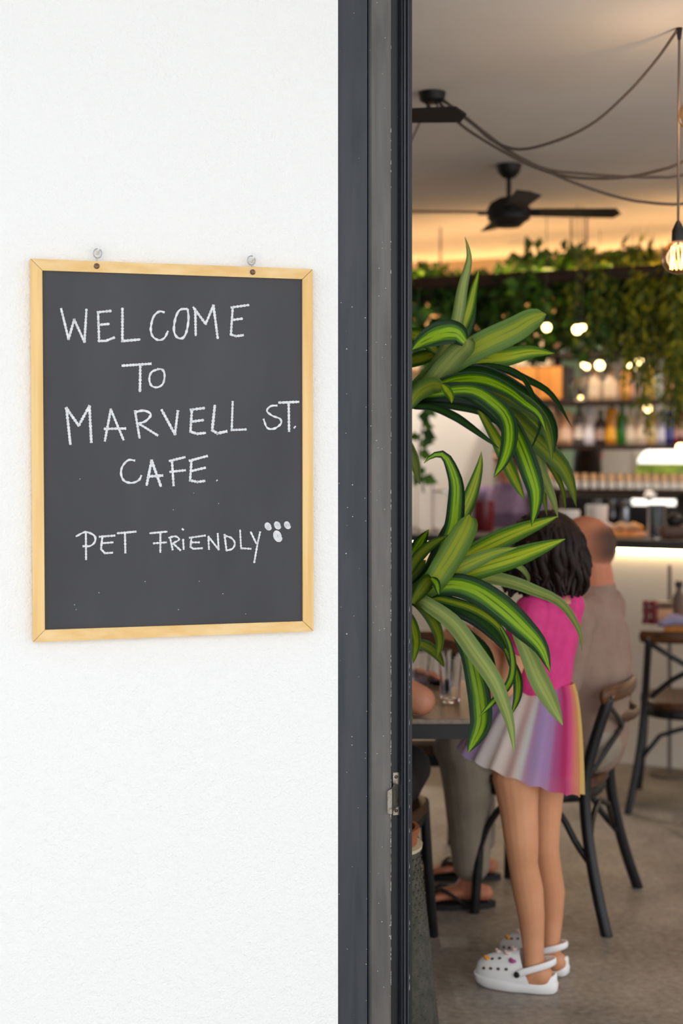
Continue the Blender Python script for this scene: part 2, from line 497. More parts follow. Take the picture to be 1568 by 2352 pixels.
M['lilac_napkin'] = pm('lilac_napkin', (150, 142, 172), None, rough=0.9)
M['red_mill'] = pm('dark_red_lacquer', (112, 28, 34), None, rough=0.3)
M['mint'] = pm('mint_paint', (168, 206, 180), None, rough=0.7)
M['kitchen_wall'] = pm('pale_grey_wall', (196, 194, 192), (186, 184, 180), 3, 0.8)
M['hedge'] = pm('sunlit_hedge', (200, 226, 110), (130, 176, 60), 12, 0.8)  # sunlight put into the colour by lighter greens
M['lamp_white'] = pm('lit_white_shade', (255, 252, 246), None, emit=(1.0, 0.95, 0.86), estr=1.6)

# ------------------------------------------------------------------ the facade (wall plane recedes to the right)
PHI = math.radians(16.0)
WU = Vector((math.cos(PHI), math.sin(PHI), 0))          # along the wall
WN = Vector((math.sin(PHI), -math.cos(PHI), 0))         # out of the wall, towards the street
WP = P(719, 1034, 3.141); WP.z = 0
def wray(px, py, n=0.0):
    """point on the wall plane (pushed out by n) seen at a pixel"""
    d = Vector(((px - CX) / F, 1.0, -(py - CY) / F)); o = Vector((0, 0, H))
    t = ((WP + WN * n - o).dot(WN)) / d.dot(WN)
    return o + d * t
W0 = wray(776, 1030); W0.z = 0
def S(px, n=0.0):
    q = wray(px, 1030, n); q.z = 0
    return (q - W0).dot(WU)
def FW(s, n, z):
    return W0 + WU * s + WN * n + Vector((0, 0, z))
MW = Matrix.Translation(W0) @ Matrix(((WU.x, -WN.x, 0, 0), (WU.y, -WN.y, 0, 0), (0, 0, 1, 0), (0, 0, 0, 1)))  # local x = along, y = inwards
CEIL = 2.65
OPEN_R = 5.2

def wbox(mb, s0, s1, n0, n1, z0, z1, mi=0):
    """box in facade coordinates; n measured outwards"""
    mb.prism([FW(s0, n0, z0), FW(s1, n0, z0), FW(s1, n1, z0), FW(s0, n1, z0)], (0, 0, z1 - z0), mi)

mb = MB(); wbox(mb, -4.5, 0.0, 0.0, -0.2, 0.0, 3.2)
struct(mb.build('wall_front', M['stucco']))['label'] = 'white textured render wall outside the cafe'
mb = MB(); wbox(mb, 0.0, OPEN_R, 0.0, -0.2, CEIL - 0.005, 3.2)
wbox(mb, OPEN_R, OPEN_R + 1.5, 0.0, -0.2, 0.0, 3.2)
struct(mb.build('wall_front_header', M['stucco']))
mb = MB(); wbox(mb, -6, 8, 3.6, 0.0, 3.2, 3.3)  # unseen roof added to dim the wall against the interior
struct(mb.build('trim_1', M['stucco']))['label'] = 'veranda roof above the entrance'

# ground and floor
mb = MB(); wbox(mb, -6, 8, 12, -0.02, -0.1, -0.001)
struct(mb.build('ground', M['paving']))
mb = MB(); wbox(mb, -4.6, 8.5, -0.02, -11.0, -0.1, 0.0)
struct(mb.build('floor', M['concrete']))
mb = MB(); wbox(mb, -4.6, 8.5, -0.2, -11.0, CEIL, CEIL + 0.1)
struct(mb.build('ceiling', M['ceiling']))
mb = MB(); wbox(mb, -4.6, -4.5, -0.2, -11.0, 0, CEIL)
struct(mb.build('wall_left', M['inwall']))
mb = MB(); wbox(mb, 8.4, 8.5, -0.2, -11.0, 0, CEIL)
wbox(mb, 6.7, 8.4, 0.0, -0.2, 0, CEIL)
struct(mb.build('wall_right', M['inwall']))

# ------------------------------------------------------------------ chalkboard
BT = 0.020
def bq(px, py, n): return wray(px, py, n)
board = thing('chalkboard', 'black chalkboard in a pale wooden frame on the white wall', 'chalkboard', wray(395, 1463, BT / 2))
O_ = [(70, 594), (718, 618), (720, 1450), (76, 1475)]
I_ = [(97, 621), (694.5, 641), (695.5, 1427), (103, 1447)]
def plate(mb, quad, n0, n1):
    a = [bq(x, y, n1) for x, y in quad]
    mb.prism(a, -WN * (n1 - n0))
mb = MB(); plate(mb, [(92, 616), (698, 637), (699, 1431), (98, 1452)], 0.0065, BT - 0.005)
panel = mb.build('slate_panel', M['board'], board)
for i, nm in enumerate(('frame_rail', 'frame_stile', 'frame_rail', 'frame_stile')):
    j = (i + 1) % 4
    g = 0.6                                               # open mitre joints
    o1, o2, i2, i1 = [Vector(q) for q in (O_[i], O_[j], I_[j], I_[i])]
    e = (o2 - o1).normalized() * g
    mb = MB(); plate(mb, [tuple(o1 + e), tuple(o2 - e), tuple(i2 - e), tuple(i1 + e)], 0.002, BT)
    o = mb.build(nm, M['pine_h'] if i % 2 == 0 else M['pine_v'], board)
mb = MB(); plate(mb, [(73, 598), (715, 622), (717, 1446), (79, 1471)], 0.001, 0.006)
mb.build('backing_board', M['seat_wood'], board)
# screws and eye bolts on the top rail, plastic wall hooks
for sx, sy, rx, ry in ((222, 611, 224, 582), (580, 625, 577, 598)):
    c = bq(sx, sy, BT)
    R = Matrix((WU, Vector((0, 0, 1)), WN)).transposed()
    mb = MB(); mb.lathe([(0.0062, 0), (0.0058, 0.0015), (0.004, 0.0025), (0.0, 0.003)], 12, c, R=R)
    mb.build('screw', M['rust_screw'], board, True)
    rc = bq(rx, ry, BT - 0.008); ring = []
    mb = MB()
    rr_ = 0.0085
    for k in range(17):
        a = -math.pi / 2 + 2 * math.pi * k / 16 * 0.97
        ring.append(rc + WU * (rr_ * math.cos(a)) + Vector((0, 0, rr_ * 1.15 * math.sin(a))))
    mb.limb(ring, [0.0013] * len(ring), side=WN, n=6)
    foot = bq(sx, sy - 10, BT - 0.008)
    mb.limb([rc - Vector((0, 0, rr_ * 1.15)), foot], [0.0014, 0.0014], n=6)
    mb.build('eye_bolt', M['steel'], board, True)
for k, (hx, hy) in enumerate(((224, 572), (578, 590))):
    base = wray(hx, hy + 6, 0.0)
    mb = MB()
    a = wray(hx, hy + 8, 0.001); pts = [a, a + WN * 0.011 + V(0, 0, .001), a + WN * 0.02 + V(0, 0, .004), a + WN * 0.021 + V(0, 0, .011)]
    if k == 0: pts.append(a + WN * 0.018 - WU * .008 + V(0, 0, .016))
    mb.limb(pts, [0.003, 0.0026, 0.0024, 0.002] + ([0.0018] if k == 0 else []), n=8)
    mb.limb([wray(hx, hy + 8, 0.0005), wray(hx, hy + 8, 0.003)], [0.0055, 0.005], n=10)
    o = mb.build('wall_hook', M['plastic_clear'], None, True, loc=base)
    tag(o, ('white plastic wall hook holding the left eye bolt of the chalkboard', 'white plastic wall hook holding the right eye bolt of the chalkboard')[k], 'hook', 'hooks above the chalkboard')

def stroke(mb, pts, w, n=BT - 0.0047):
    """chalk-pen stroke as a thin raised ribbon on the slate; pts in photo pixels"""
    w3 = w * 3.06 / F
    Q = [wray(x, y, n) for x, y in pts]
    if len(Q) > 2: Q = catmull(Q, max(8, len(Q) * 4)) if w > 0 else Q
    m = len(Q); vs = []; fs = []
    for i, q in enumerate(Q):
        t = (Q[min(m - 1, i + 1)] - Q[max(0, i - 1)]).normalized()
        s = WN.cross(t).normalized()
        ww = w3 * 0.5 * (0.86 + 0.2 * math.sin(i * 1.7 + pts[0][0]) + 0.12 * rnd.uniform(-1, 1))
        q = q - t * 0 
        for u, h in ((-1, 0), (-0.6, 0.0006), (0.6, 0.0006), (1, 0)):
            vs.append(q + s * ww * u + WN * h)
    for i in range(m - 1):
        for k in range(3):
            a = i * 4 + k; fs.append((a, a + 1, a + 5, a + 4))
    mb.add(vs, fs)
def poly(mb, pts, w):
    """sharp-cornered letter stroke: each segment its own ribbon"""
    for a, b in zip(pts, pts[1:]):
        dx, dy = b[0] - a[0], b[1] - a[1]; L_ = math.hypot(dx, dy) or 1
        e = w * 0.3 / L_
        a2 = (a[0] - dx * e, a[1] - dy * e); b2 = (b[0] + dx * e, b[1] + dy * e)
        k = max(2, int(L_ / 8))
        jt = [(a2[0] + (b2[0] - a2[0]) * i / k, a2[1] + (b2[1] - a2[1]) * i / k) for i in range(k + 1)]
        stroke(mb, jt, w)
Z7 = lambda pts: [(40 + x / 2.24, 540 + y / 2.24) for x, y in pts]
Z8 = lambda pts: [(40 + x / 2.24, 940 + y / 2.24) for x, y in pts]
LET = [  # (converter, sharp strokes, curved strokes, pen width)
 (Z7, [[(225,380),(263,535),(292,435),(345,550),(355,383)]], [], 6.0),
 (Z7, [[(415,400),(420,545)],[(412,397),(480,390)],[(415,462),(470,457)],[(420,545),(455,544),(498,527)]], [], 6.0),
 (Z7, [[(540,378),(540,547)],[(540,545),(628,537)]], [], 6.4),
 (Z7, [], [[(757,398),(730,393),(700,420),(686,480),(695,520),(725,540),(755,530),(775,493)]], 5.6),
 (Z7, [], [[(875,380),(835,385),(812,430),(805,490),(820,525),(850,530),(870,495),(880,430),(875,380)]], 6.0),
 (Z7, [[(917,515),(915,384)],[(905,372),(968,457),(1008,362),(1030,530)]], [], 6.4),
 (Z7, [[(1107,374),(1098,512)],[(1100,372),(1188,360)],[(1102,437),(1155,430)],[(1098,512),(1125,520),(1160,515)]], [], 6.0),
 (Z7, [[(540,672),(685,662)],[(632,668),(630,803)]], [], 6.4),
 (Z7, [], [[(722,690),(690,705),(678,740),(690,775),(720,783),(748,765),(757,720),(745,692),(718,690)]], 5.4),
 (Z7, [[(272,1075),(252,890),(315,980),(370,880),(380,1065)]], [], 6.6),
 (Z7, [[(450,1058),(480,897),(545,1052)],[(448,997),(555,995)]], [], 6.0),
 (Z7, [[(605,905),(628,1043)],[(625,970),(720,1030)]], [[(600,912),(650,903),(686,922),(662,955),(625,970)]], 6.0),
 (Z7, [[(742,900),(810,1025),(825,905)]], [], 6.6),
 (Z7, [[(897,897),(890,1012)],[(890,899),(960,890)],[(893,960),(955,952)],[(890,1012),(925,1022),(965,1018)]], [], 6.4),
 (Z7, [[(1015,878),(1002,1000)],[(1002,1004),(1028,1020),(1075,1010)]], [], 7.2),
 (Z7, [[(1107,857),(1102,1005)],[(1100,1003),(1175,1000)]], [], 5.6),
 (Z7, [], [[(1337,877),(1302,880),(1283,905),(1312,930),(1350,945),(1355,970),(1322,995),(1285,992),(1265,945)]], 5.4),
 (Z7, [[(1345,862),(1445,858)],[(1395,866),(1397,1008)]], [], 6.4),
 (Z7, [[(1423,992),(1429,985)]], [], 4.5),
 (Z7, [], [[(605,1160),(570,1158),(540,1190),(533,1230),(550,1265),(590,1275),(625,1260),(638,1235)]], 5.4),
 (Z7, [[(665,1285),(690,1160),(737,1290)],[(674,1242),(745,1237)]], [], 6.8),
 (Z7, [[(795,1165),(803,1288)],[(782,1162),(860,1143)],[(785,1218),(862,1210)]], [], 6.0),
 (Z7, [[(895,1160),(888,1262)],[(885,1161),(975,1137)],[(890,1215),(965,1197)],[(888,1262),(925,1270),(962,1265)]], [], 6.2),
 (Z7, [[(1024,1264),(1028,1261)]], [], 3.2),
 (Z8, [[(352,640),(353,772)]], [[(300,655),(350,632),(395,650),(399,680),(375,703),(335,705)]], 5.0),
 (Z8, [[(437,652),(430,720)],[(422,656),(500,650)],[(430,690),(490,685)],[(430,720),(450,741),(488,738)]], [], 5.0),
 (Z8, [[(515,638),(608,630)],[(553,636),(555,738)]], [], 5.4),
 (Z8, [[(735,636),(735,735)],[(682,638),(768,630)],[(700,690),(765,685)]], [], 5.0),
 (Z8, [[(785,660),(798,722)],[(800,690),(838,725)]], [[(776,662),(812,654),(832,670),(800,690)]], 4.8),
 (Z8, [[(852,670),(855,720)],[(848,616),(853,620)]], [], 4.8),
 (Z8, [[(895,660),(890,708)],[(885,661),(965,650)],[(890,685),(935,685)],[(890,708),(905,718),(950,715)]], [], 4.8),
 (Z8, [[(985,720),(982,655),(1035,722),(1030,640)]], [], 4.8),
 (Z8, [[(1065,645),(1075,724)]], [[(1062,650),(1100,662),(1118,690),(1105,718),(1072,727)]], 5.0),
 (Z8, [[(1145,622),(1150,715),(1200,718)]], [], 4.6),
 (Z8, [[(1200,632),(1228,690)],[(1248,632),(1235,690),(1218,788)]], [], 5.0)]
for conv, sharp, curved, w in LET:
    mb = MB()
    for s_ in sharp: poly(mb, conv(s_), w)
    for s_ in curved: stroke(mb, conv(s_), w)
    mb.build('chalk_letter', M['chalk'], panel)
for k, (cx, cy, rx, ry) in enumerate(((1289, 602, 15, 18), (1337, 597, 15, 18), (1388, 596, 14, 17), (1338, 652, 21, 28))):
    mb = MB(); sp_ = []
    for i in range(46):                                    # scribbled spiral pad
        a = i * 0.52; f_ = 1.0 - 0.85 * i / 46
        sp_.append((cx + rx * f_ * math.cos(a), cy + ry * f_ * math.sin(a + 0.3)))
    stroke(mb, Z8(sp_), 5.0)
    mb.build('chalk_paw_pad', M['chalk'], panel)
mb = MB()
for (x, y) in ((418, 943), (655, 885), (933, 884), (1055, 948), (292, 1005), (300, 1030), (826, 1030), (1172, 1052), (905, 430), (800, 516), (1033, 484), (320, 358)):
    stroke(mb, Z8([(x, y), (x + 3, y + 2)]), 1.8)
mb.build('chalk_dust_specks', M['chalk'], panel)['kind'] = 'stuff'

# ------------------------------------------------------------------ door frame at the end of the wall
door = struct(MB().build('door_1', M['frame_a'])) if False else None
FH = CEIL - 0.01
mb = MB(); n0 = -0.008
wbox(mb, 0.0005, S(843, n0), n0, -0.13, 0, FH)
door = struct(mb.build('door_1', M['frame_a']))
door['label'] = 'dark grey aluminium door frame beside the white wall'
mb = MB(); wbox(mb, S(843, n0), S(850, n0), -0.022, -0.13, 0, FH)
mb.build('shadow_groove', M['rubber'], door)
mb = MB(); wbox(mb, S(846.5, n0), S(849, n0), -0.010, -0.022, 0, FH)
mb.build('glazing_bead', M['frame_d'], door)
mb = MB()
sa, sb = S(849.5, n0), S(898, n0 + 0.012)
mb.prism([FW(sa, -0.012, 0), FW(sa + .004, -0.006, 0), FW(sb - .004, n0 + 0.012, 0), FW(sb, n0 + 0.010, 0), FW(sb, -0.13, 0), FW(sa, -0.13, 0)], (0, 0, FH))
mb.build('frame_post', M['frame_b'], door)
# paint chipped along the edge of the post
mb = MB()
for k in range(150):
    z = rnd.uniform(0.25, 1.35) if rnd.random() < 0.75 else rnd.uniform(1.35, 2.5)
    if z > 1.1 and rnd.random() < 0.55: continue
    L_ = rnd.uniform(0.002, 0.014); w_ = rnd.uniform(0.0006, 0.0018)
    mb.add([FW(sb + .0002, n0 + .011, z), FW(sb - w_, n0 + .0122, z + L_ * .3), FW(sb - w_ * .7, n0 + .0122, z + L_ * .8), FW(sb + .0002, n0 + .011, z + L_)], [(0, 1, 2, 3)])
mb.build('chipped_edge', M['chip'], door)['kind'] = 'stuff'
nc = -0.045
mb = MB(); wbox(mb, sb, S(920, nc), nc, -0.13, 0, FH)
mb.build('channel', M['frame_c'], door)
# sliding leaf edge: ribbed stile
prof = [(917, -.036), (922, -.030), (924, -.030), (924.5, -.036), (927, -.036), (927.5, -.026), (931.5, -.026), (932, -.034), (935.5, -.034), (936, -.024), (938.5, -.024), (939, -.034)]
mb = MB()
poly_ = [FW(S(x, n), n, 0) for x, n in prof] + [FW(S(939, -.034), -.12, 0), FW(S(917, -.036), -.12, 0)]
mb.prism(poly_, (0, 0, FH))
mb.build('ribbed_stile', M['frame_d'], door)
mb = MB(); wbox(mb, S(939, -.036), S(946, -.036), -.036, -.12, 0, FH)
mb.build('stile_return', M['frame_c'], door)
mb = MB()
for k in range(26):
    z = rnd.uniform(0.2, 1.15); L_ = rnd.uniform(0.003, 0.02); s_ = S(939, -.036) + 0.0005
    mb.add([FW(s_, -.0355, z), FW(s_ + .0012, -.0355, z + L_ * .3), FW(s_ + .001, -.0355, z + L_)], [(0, 1, 2)])
mb.build('chipped_edge', M['chip'], door)['kind'] = 'stuff'
# strike plate
mb = MB()
def fz(py, px=905, n=-.03): return wray(px, py, n).z
pl0, pl1 = S(903, nc + .004), S(917, nc + .004)
zt, zb, z1, z2 = fz(1778), fz(1876), fz(1803), fz(1850)
wbox(mb, pl0, pl1, nc + .002, nc, zb, zt)
strike = mb.build('strike_plate', M['nickel'], door)
mb = MB()
zA, zB = fz(1801), fz(1859)
lip = [FW(S(914, nc + .004), nc + .004, 0), FW(S(907, nc + .03), nc + .02, 0), FW(S(899, .008), 0.008, 0), FW(S(889, .012), .012, 0)]
vs = []; fs = []
for i, q in enumerate(lip):
    ins = 0.004 if i in (0, 3) else 0.0
    for z in (zB + ins, zA - ins): vs.append(q + Vector((0, 0, z)))
m_ = len(lip)
for i, q in enumerate(lip):
    ins = 0.004 if i in (0, 3) else 0.0
    for z in (zB + ins, zA - ins): vs.append(q + Vector((0, 0, z)) + WN * 0.002)
for i in range(m_ - 1):
    fs += [(2 * i, 2 * i + 1, 2 * i + 3, 2 * i + 2), (2 * m_ + 2 * i, 2 * m_ + 2 * i + 2, 2 * m_ + 2 * i + 3, 2 * m_ + 2 * i + 1),
           (2 * i, 2 * i + 2, 2 * m_ + 2 * i + 2, 2 * m_ + 2 * i), (2 * i + 1, 2 * m_ + 2 * i + 1, 2 * m_ + 2 * i + 3, 2 * i + 3)]
fs += [(2 * m_ - 2, 2 * m_ - 1, 4 * m_ - 1, 4 * m_ - 2)]
mb.add(vs, fs)
mb.build('curved_lip', M['nickel'], strike)
for py in (1788, 1866):
    mb = MB(); R = Matrix((WU, Vector((0, 0, 1)), WN)).transposed()
    c = FW((pl0 + pl1) / 2, nc + .002, fz(py))
    mb.lathe([(.0042, 0), (.0036, .0014), (0, .0018)], 10, c, R=R)
    mb.build('screw', M['rust_screw'], strike, True)

# ------------------------------------------------------------------ corn plant just inside the door
PD = 3.52
pbase = V(0.088, 3.62, 0)
plant = thing('corn_plant', 'tall potted corn plant with striped drooping leaves behind the door frame', 'potted plant', pbase)
mb = MB()
mb.lathe([(.158, 0), (.160, .03), (.138, .25), (.112, .47), (.116, .485), (.116, .492), (.108, .492), (.106, .46)], 36, pbase)
pot = mb.build('planter', M['planter'], plant, 'auto')
mb = MB()
for k in range(36):
    a = 2 * math.pi * k / 36
    for j in range(30):
        z = .02 + j * .0155; r = lerp(.1605, .1125, z / .48) + .0006
        a2 = a + (.5 if j % 2 else 0) * 2 * math.pi / 36
        c, s = math.cos(a2), math.sin(a2); da = .055
        p = [pbase + V(r * math.cos(a2 - da), r * math.sin(a2 - da), z), pbase + V((r + .003) * c, (r + .003) * s, z - .006), pbase + V(r * math.cos(a2 + da), r * math.sin(a2 + da), z), pbase + V((r + .003) * c, (r + .003) * s, z + .006)]
        mb.add(p, [(0, 1, 2, 3)])
w_ = mb.build('woven_texture', M['planter'], pot); w_['kind'] = 'stuff'
mb = MB(); mb.lathe([(.085, .42), (.097, .525), (.100, .527), (.100, .54), (.090, .54), (.088, .5)], 28, pbase + V(.010, 0, 0))
mb.build('inner_pot', M['terracotta'], plant, 'auto')
mb = MB(); mb.lathe([(.106, .487), (.117, .487), (.119, .496), (.106, .498)], 32, pbase)
mb.build('rim', M['cream_rim'], pot, 'auto')
mb = MB(); mb.lathe([(.0865, .49), (.0865, .52), (0.05, .525), (0, .528)], 24, pbase + V(.010, 0, 0))
mb.build('soil', M['soil'], plant, True)
C1 = P(926, 912, PD); C2 = P(920, 1376, PD - .02)
for c_, b_ in ((C1, V(.03, .03, .5)), (C2, V(-.02, -.02, .5))):
    a = pbase + b_
    pts = catmull([a, a.lerp(c_, .4) + V(.006, 0, 0), a.lerp(c_, .75) - V(.008, 0, 0), c_ + V(0, 0, .01)], 18)
    mb = MB(); mb.limb(pts, [.021 + .0018 * math.sin(i * 2.2) for i in range(len(pts))], n=12)
    mb.build('cane', M['cane'], plant, True)

def leaf(pts, w, kind='stripe', d=(0, 0), side='top', tilt=25, tip=1.0, fold=.16, base=None, peak=.45, crown=None):
    """one strap leaf. pts: photo pixels along the midrib; d: depth offset at base and tip; w: apparent width in pixels"""
    m = len(pts); Q = []
    for i, (x, y) in enumerate(pts):
        t = i / (m - 1)
        Q.append(P(x, y, PD + lerp(d[0], d[1], t ** 1.2)))
    if crown is not None: Q = [crown] + Q
    n = 26; Q = catmull(Q, n); cam_p = Vector((0, 0, H))
    W = w * PD / F / math.cos(math.radians(tilt))
    vs = []; uvs = []; fs = []; top = []; bot = []
    U = (-1, -.6, -.12, .12, .6, 1)
    for i, q in enumerate(Q):
        t = i / n
        T = (Q[min(n, i + 1)] - Q[max(0, i - 1)]).normalized()
        vw = (cam_p - q).normalized()
        s = T.cross(vw); s.normalize(); N_ = s.cross(T).normalized()
        if N_.dot(vw) < 0: N_ = -N_
        R = Matrix.Rotation(math.radians(tilt), 3, T)
        s = R @ s; N_ = R @ N_
        if t < peak: pf = .42 + .58 * math.sin(t / peak * math.pi / 2)
        else: pf = max(0.0, 1 - ((t - peak) / (1 - peak)) ** (2.0 if tip < 1.5 else 4.0)) ** (.9 if tip < 1.5 else .5)
        hw = W * .5 * max(.012, pf)
        wav = .05 * W * math.sin(i * .62 + pts[0][0])
        sg = 1 if side == 'top' else -1
        for u in U:
            top.append(q + s * (u * hw) + N_ * (sg * fold * hw * (abs(u) ** 1.2) + wav * u * .35))
            uvs.append((u * .5 + .5, t * 3.0 + pts[0][1] * .01))
        for u in U:
            bot.append(None)
        k0 = len(top) - 6
        for j, u in enumerate(U): bot[k0 + j] = top[k0 + j] - N_ * .0008
    nn = len(top); k = len(U)
    ftop = []; fbot = []
    for i in range(n):
        for j in range(k - 1):
            a = i * k + j
            ftop.append((a, a + 1, a + k + 1, a + k)); fbot.append((a, a + k, a + k + 1, a + 1))
    mb = MB()
    mi_t, mi_b = (0, 1) if side == 'top' else (1, 0)
    mb.add(top, ftop, mi_t, uvs); mb.add(bot, fbot, mi_b, uvs)
    edge = []
    for i in range(n):
        for j in (0, k - 1):
            a = i * k + j; edge.append((a, a + k, a + k + nn, a + nn))
    mb2 = [tuple(e) for e in edge]
    for e in mb2:
        mb.f.append(list(e)); mb.mi.append(mi_t); mb.uv[len(mb.f) - 1] = [uvs[q % nn] for q in e]
    return mb.build('leaf', [M['leaf_' + kind], M['leaf_pale']], plant, True)

U_ = C1; L_2 = C2
leaf([(990,850),(1030,790),(1050,740),(1063,660),(1077,600),(1074,566),(1067,544)], 30, 'stripe', (0,.05), 'under', 18, crown=U_)
leaf([(1005,850),(1045,780),(1074,720),(1089,660),(1096,635),(1099,617)], 32, 'lime', (.02,.08), 'top', 15, crown=U_)
leaf([(1030,835),(1068,775),(1085,735),(1094,692)], 26, 'dark', (.05,.12), 'top', 30, crown=U_)
leaf([(990,862),(1060,816),(1120,784),(1180,756),(1220,732),(1254,722)], 60, 'grey', (-.02,-.08), 'top', 20, tip=2, peak=.62, crown=U_)
leaf([(1010,850),(1060,810),(1110,775),(1165,740)], 34, 'lime', (.05,.12), 'top', 25, crown=U_)
leaf([(1000,850),(1092,826),(1160,819),(1220,808),(1274,812)], 46, 'lime', (.01,.03), 'top', 15, peak=.6, crown=U_)
leaf([(985,880),(1018,845),(1048,812),(1068,792),(1066,778)], 50, 'pale', (-.03,-.10), 'top', 15, tip=2, peak=.7, crown=U_)
leaf([(1067,785),(1048,766),(1015,766),(975,783),(946,803)], 56, 'stripe', (-.10,-.20), 'top', 20, peak=.35)
leaf([(1005,810),(975,780),(940,768),(915,770)], 40, 'lime', (.03,.10), 'top', 20)
leaf([(1015,812),(985,818),(950,828),(905,842)], 34, 'lime', (.03,.10), 'top', 20)
leaf([(960,905),(990,870),(1025,815),(1058,765)], 36, 'olive', (0,.06), 'top', 25, crown=U_)
leaf([(1000,850),(1080,827),(1132,836),(1164,848),(1196,864),(1244,888),(1268,908),(1288,936),(1313,982)], 20, 'dark', (.02,.10), 'top', 35, crown=U_)
leaf([(1040,850),(1110,838),(1164,846),(1196,862),(1220,900),(1236,940),(1240,977),(1228,1012),(1212,1044)], 11, 'dark', (.0,-.05), 'top', 35)
leaf([(985,885),(1050,860),(1100,856),(1140,870),(1188,897),(1228,925),(1260,957),(1274,995),(1272,1040)], 42, 'dark', (.0,.02), 'top', 25, crown=U_)
leaf([(985,890),(1060,878),(1110,885),(1160,905),(1210,930),(1245,965),(1262,1010),(1267,1062)], 44, 'olive', (-.02,-.04), 'top', 20, crown=U_)
leaf([(980,895),(1050,872),(1110,872),(1165,895),(1205,925),(1238,952),(1256,1000)], 34, 'stripe', (-.05,-.10), 'top', 25, crown=U_)
leaf([(975,905),(1060,895),(1132,925),(1180,962),(1220,1000),(1260,1038),(1292,1072),(1312,1116),(1323,1165)], 48, 'olive', (.02,.04), 'top', 15, peak=.6, crown=U_)
leaf([(975,900),(1060,895),(1120,925),(1162,964),(1186,1002),(1204,1043),(1221,1091),(1231,1130),(1229,1168),(1220,1209)], 46, 'stripe', (-.06,-.16), 'top', 15, peak=.72, crown=U_)
leaf([(985,905),(1080,895),(1140,930),(1166,964),(1171,1002),(1165,1037),(1152,1068),(1133,1096)], 38, 'stripe', (-.08,-.20), 'top', 20, peak=.72, crown=U_)
leaf([(1100,940),(1140,1010),(1164,1062),(1184,1105),(1204,1148)], 30, 'lime', (.0,.0), 'top', 20, peak=.6)
leaf([(1150,940),(1200,990),(1232,1045),(1243,1082),(1257,1118),(1271,1153),(1281,1190)], 24, 'stripe', (.05,.08), 'under', 25, peak=.6)
leaf([(1200,1010),(1236,1070),(1246,1112),(1250,1148),(1256,1186)], 18, 'olive', (.06,.10), 'top', 20)
leaf([(1210,990),(1240,1030),(1264,1068),(1280,1096),(1293,1128),(1299,1172)], 15, 'olive', (.05,.10), 'top', 25)
leaf([(948,932),(992,934),(1044,956),(1080,980),(1112,1004),(1147,1031)], 19, 'dark', (-.02,-.08), 'top', 25, crown=U_)
leaf([(975,920),(1040,932),(1100,946),(1140,972),(1162,990)], 17, 'dark', (.0,.03), 'top', 25, crown=U_)
leaf([(980,905),(1050,905),(1100,918),(1132,945),(1154,978),(1160,1012)], 46, 'dark', (-.03,-.06), 'top', 20, crown=U_)
leaf([(960,915),(1020,895),(1080,900),(1130,925),(1165,955)], 34, 'dark', (-.01,-.02), 'top', 25, crown=U_)
leaf([(935,940),(958,905),(990,885),(1018,888)], 38, 'grey', (-.08,-.14), 'top', 15, tip=2, peak=.6)
leaf([(1016,884),(1028,898),(1036,912),(1037,926)], 20, 'lime', (-.15,-.18), 'top', 15, peak=.3)
leaf([(915,985),(936,1020),(952,1062),(963,1113)], 26, 'pale', (.02,.05), 'top', 20, peak=.5)
leaf([(1085,905),(1150,922),(1186,943),(1225,966),(1250,992),(1258,1030)], 38, 'lime', (.04,.08), 'top', 20)
# lower crown
leaf([(985,1320),(1020,1260),(1040,1210),(1046,1165),(1047,1115),(1037,1078),(1022,1048),(1006,1043),(988,1050),(973,1064)], 42, 'stripe', (-.06,-.12), 'top', 12, peak=.45, crown=L_2)
leaf([(1000,1310),(1035,1230),(1056,1190),(1075,1150),(1091,1105),(1102,1064),(1105,1036)], 36, 'lime', (-.02,.02), 'top', 15, peak=.6, crown=L_2)
leaf([(985,1345),(1018,1300),(1048,1250),(1070,1208),(1078,1182)], 56, 'grey', (-.12,-.22), 'top', 20, tip=2, peak=.6, crown=L_2)
leaf([(975,1340),(995,1290),(1015,1235),(1031,1187)], 32, 'stripe', (.0,.02), 'top', 20, crown=L_2)
leaf([(925,1325),(945,1280),(966,1243),(984,1216)], 34, 'stripe', (-.02,-.05), 'top', 20, peak=.5)
leaf([(930,1330),(955,1285),(985,1254),(1030,1228)], 26, 'olive', (-.10,-.16), 'top', 20, peak=.4)
leaf([(962,1365),(978,1325),(998,1278),(1014,1240)], 28, 'lime', (-.04,-.06), 'top', 15, crown=L_2)
leaf([(985,1345),(1030,1305),(1076,1276),(1132,1246),(1188,1221),(1236,1203),(1281,1186)], 46, 'lime', (-.03,-.02), 'top', 20, peak=.6, crown=L_2)
leaf([(985,1350),(1048,1324),(1120,1298),(1188,1277),(1244,1257),(1298,1238)], 48, 'lime', (-.08,-.14), 'top', 15, peak=.62, crown=L_2)
leaf([(985,1345),(1040,1312),(1085,1290),(1140,1268),(1186,1258)], 40, 'grey', (-.10,-.16), 'top', 20, crown=L_2)
leaf([(980,1350),(1048,1332),(1120,1328),(1180,1340),(1228,1358),(1272,1376),(1300,1400),(1322,1434),(1333,1462),(1336,1497)], 30, 'stripe', (.0,.04), 'under', 30, peak=.4, crown=L_2)
leaf([(975,1355),(1036,1342),(1092,1356),(1148,1392),(1200,1440),(1242,1486),(1264,1546)], 58, 'stripe', (-.10,-.22), 'top', 12, peak=.6, crown=L_2)
leaf([(985,1375),(1032,1388),(1090,1412),(1132,1448),(1160,1485),(1176,1516)], 44, 'dark', (-.02,-.04), 'top', 20, peak=.55, crown=L_2)
leaf([(985,1372),(1045,1384),(1100,1404),(1146,1440),(1170,1490),(1178,1540)], 18, 'lime', (-.05,-.07), 'top', 25, peak=.5, crown=L_2)
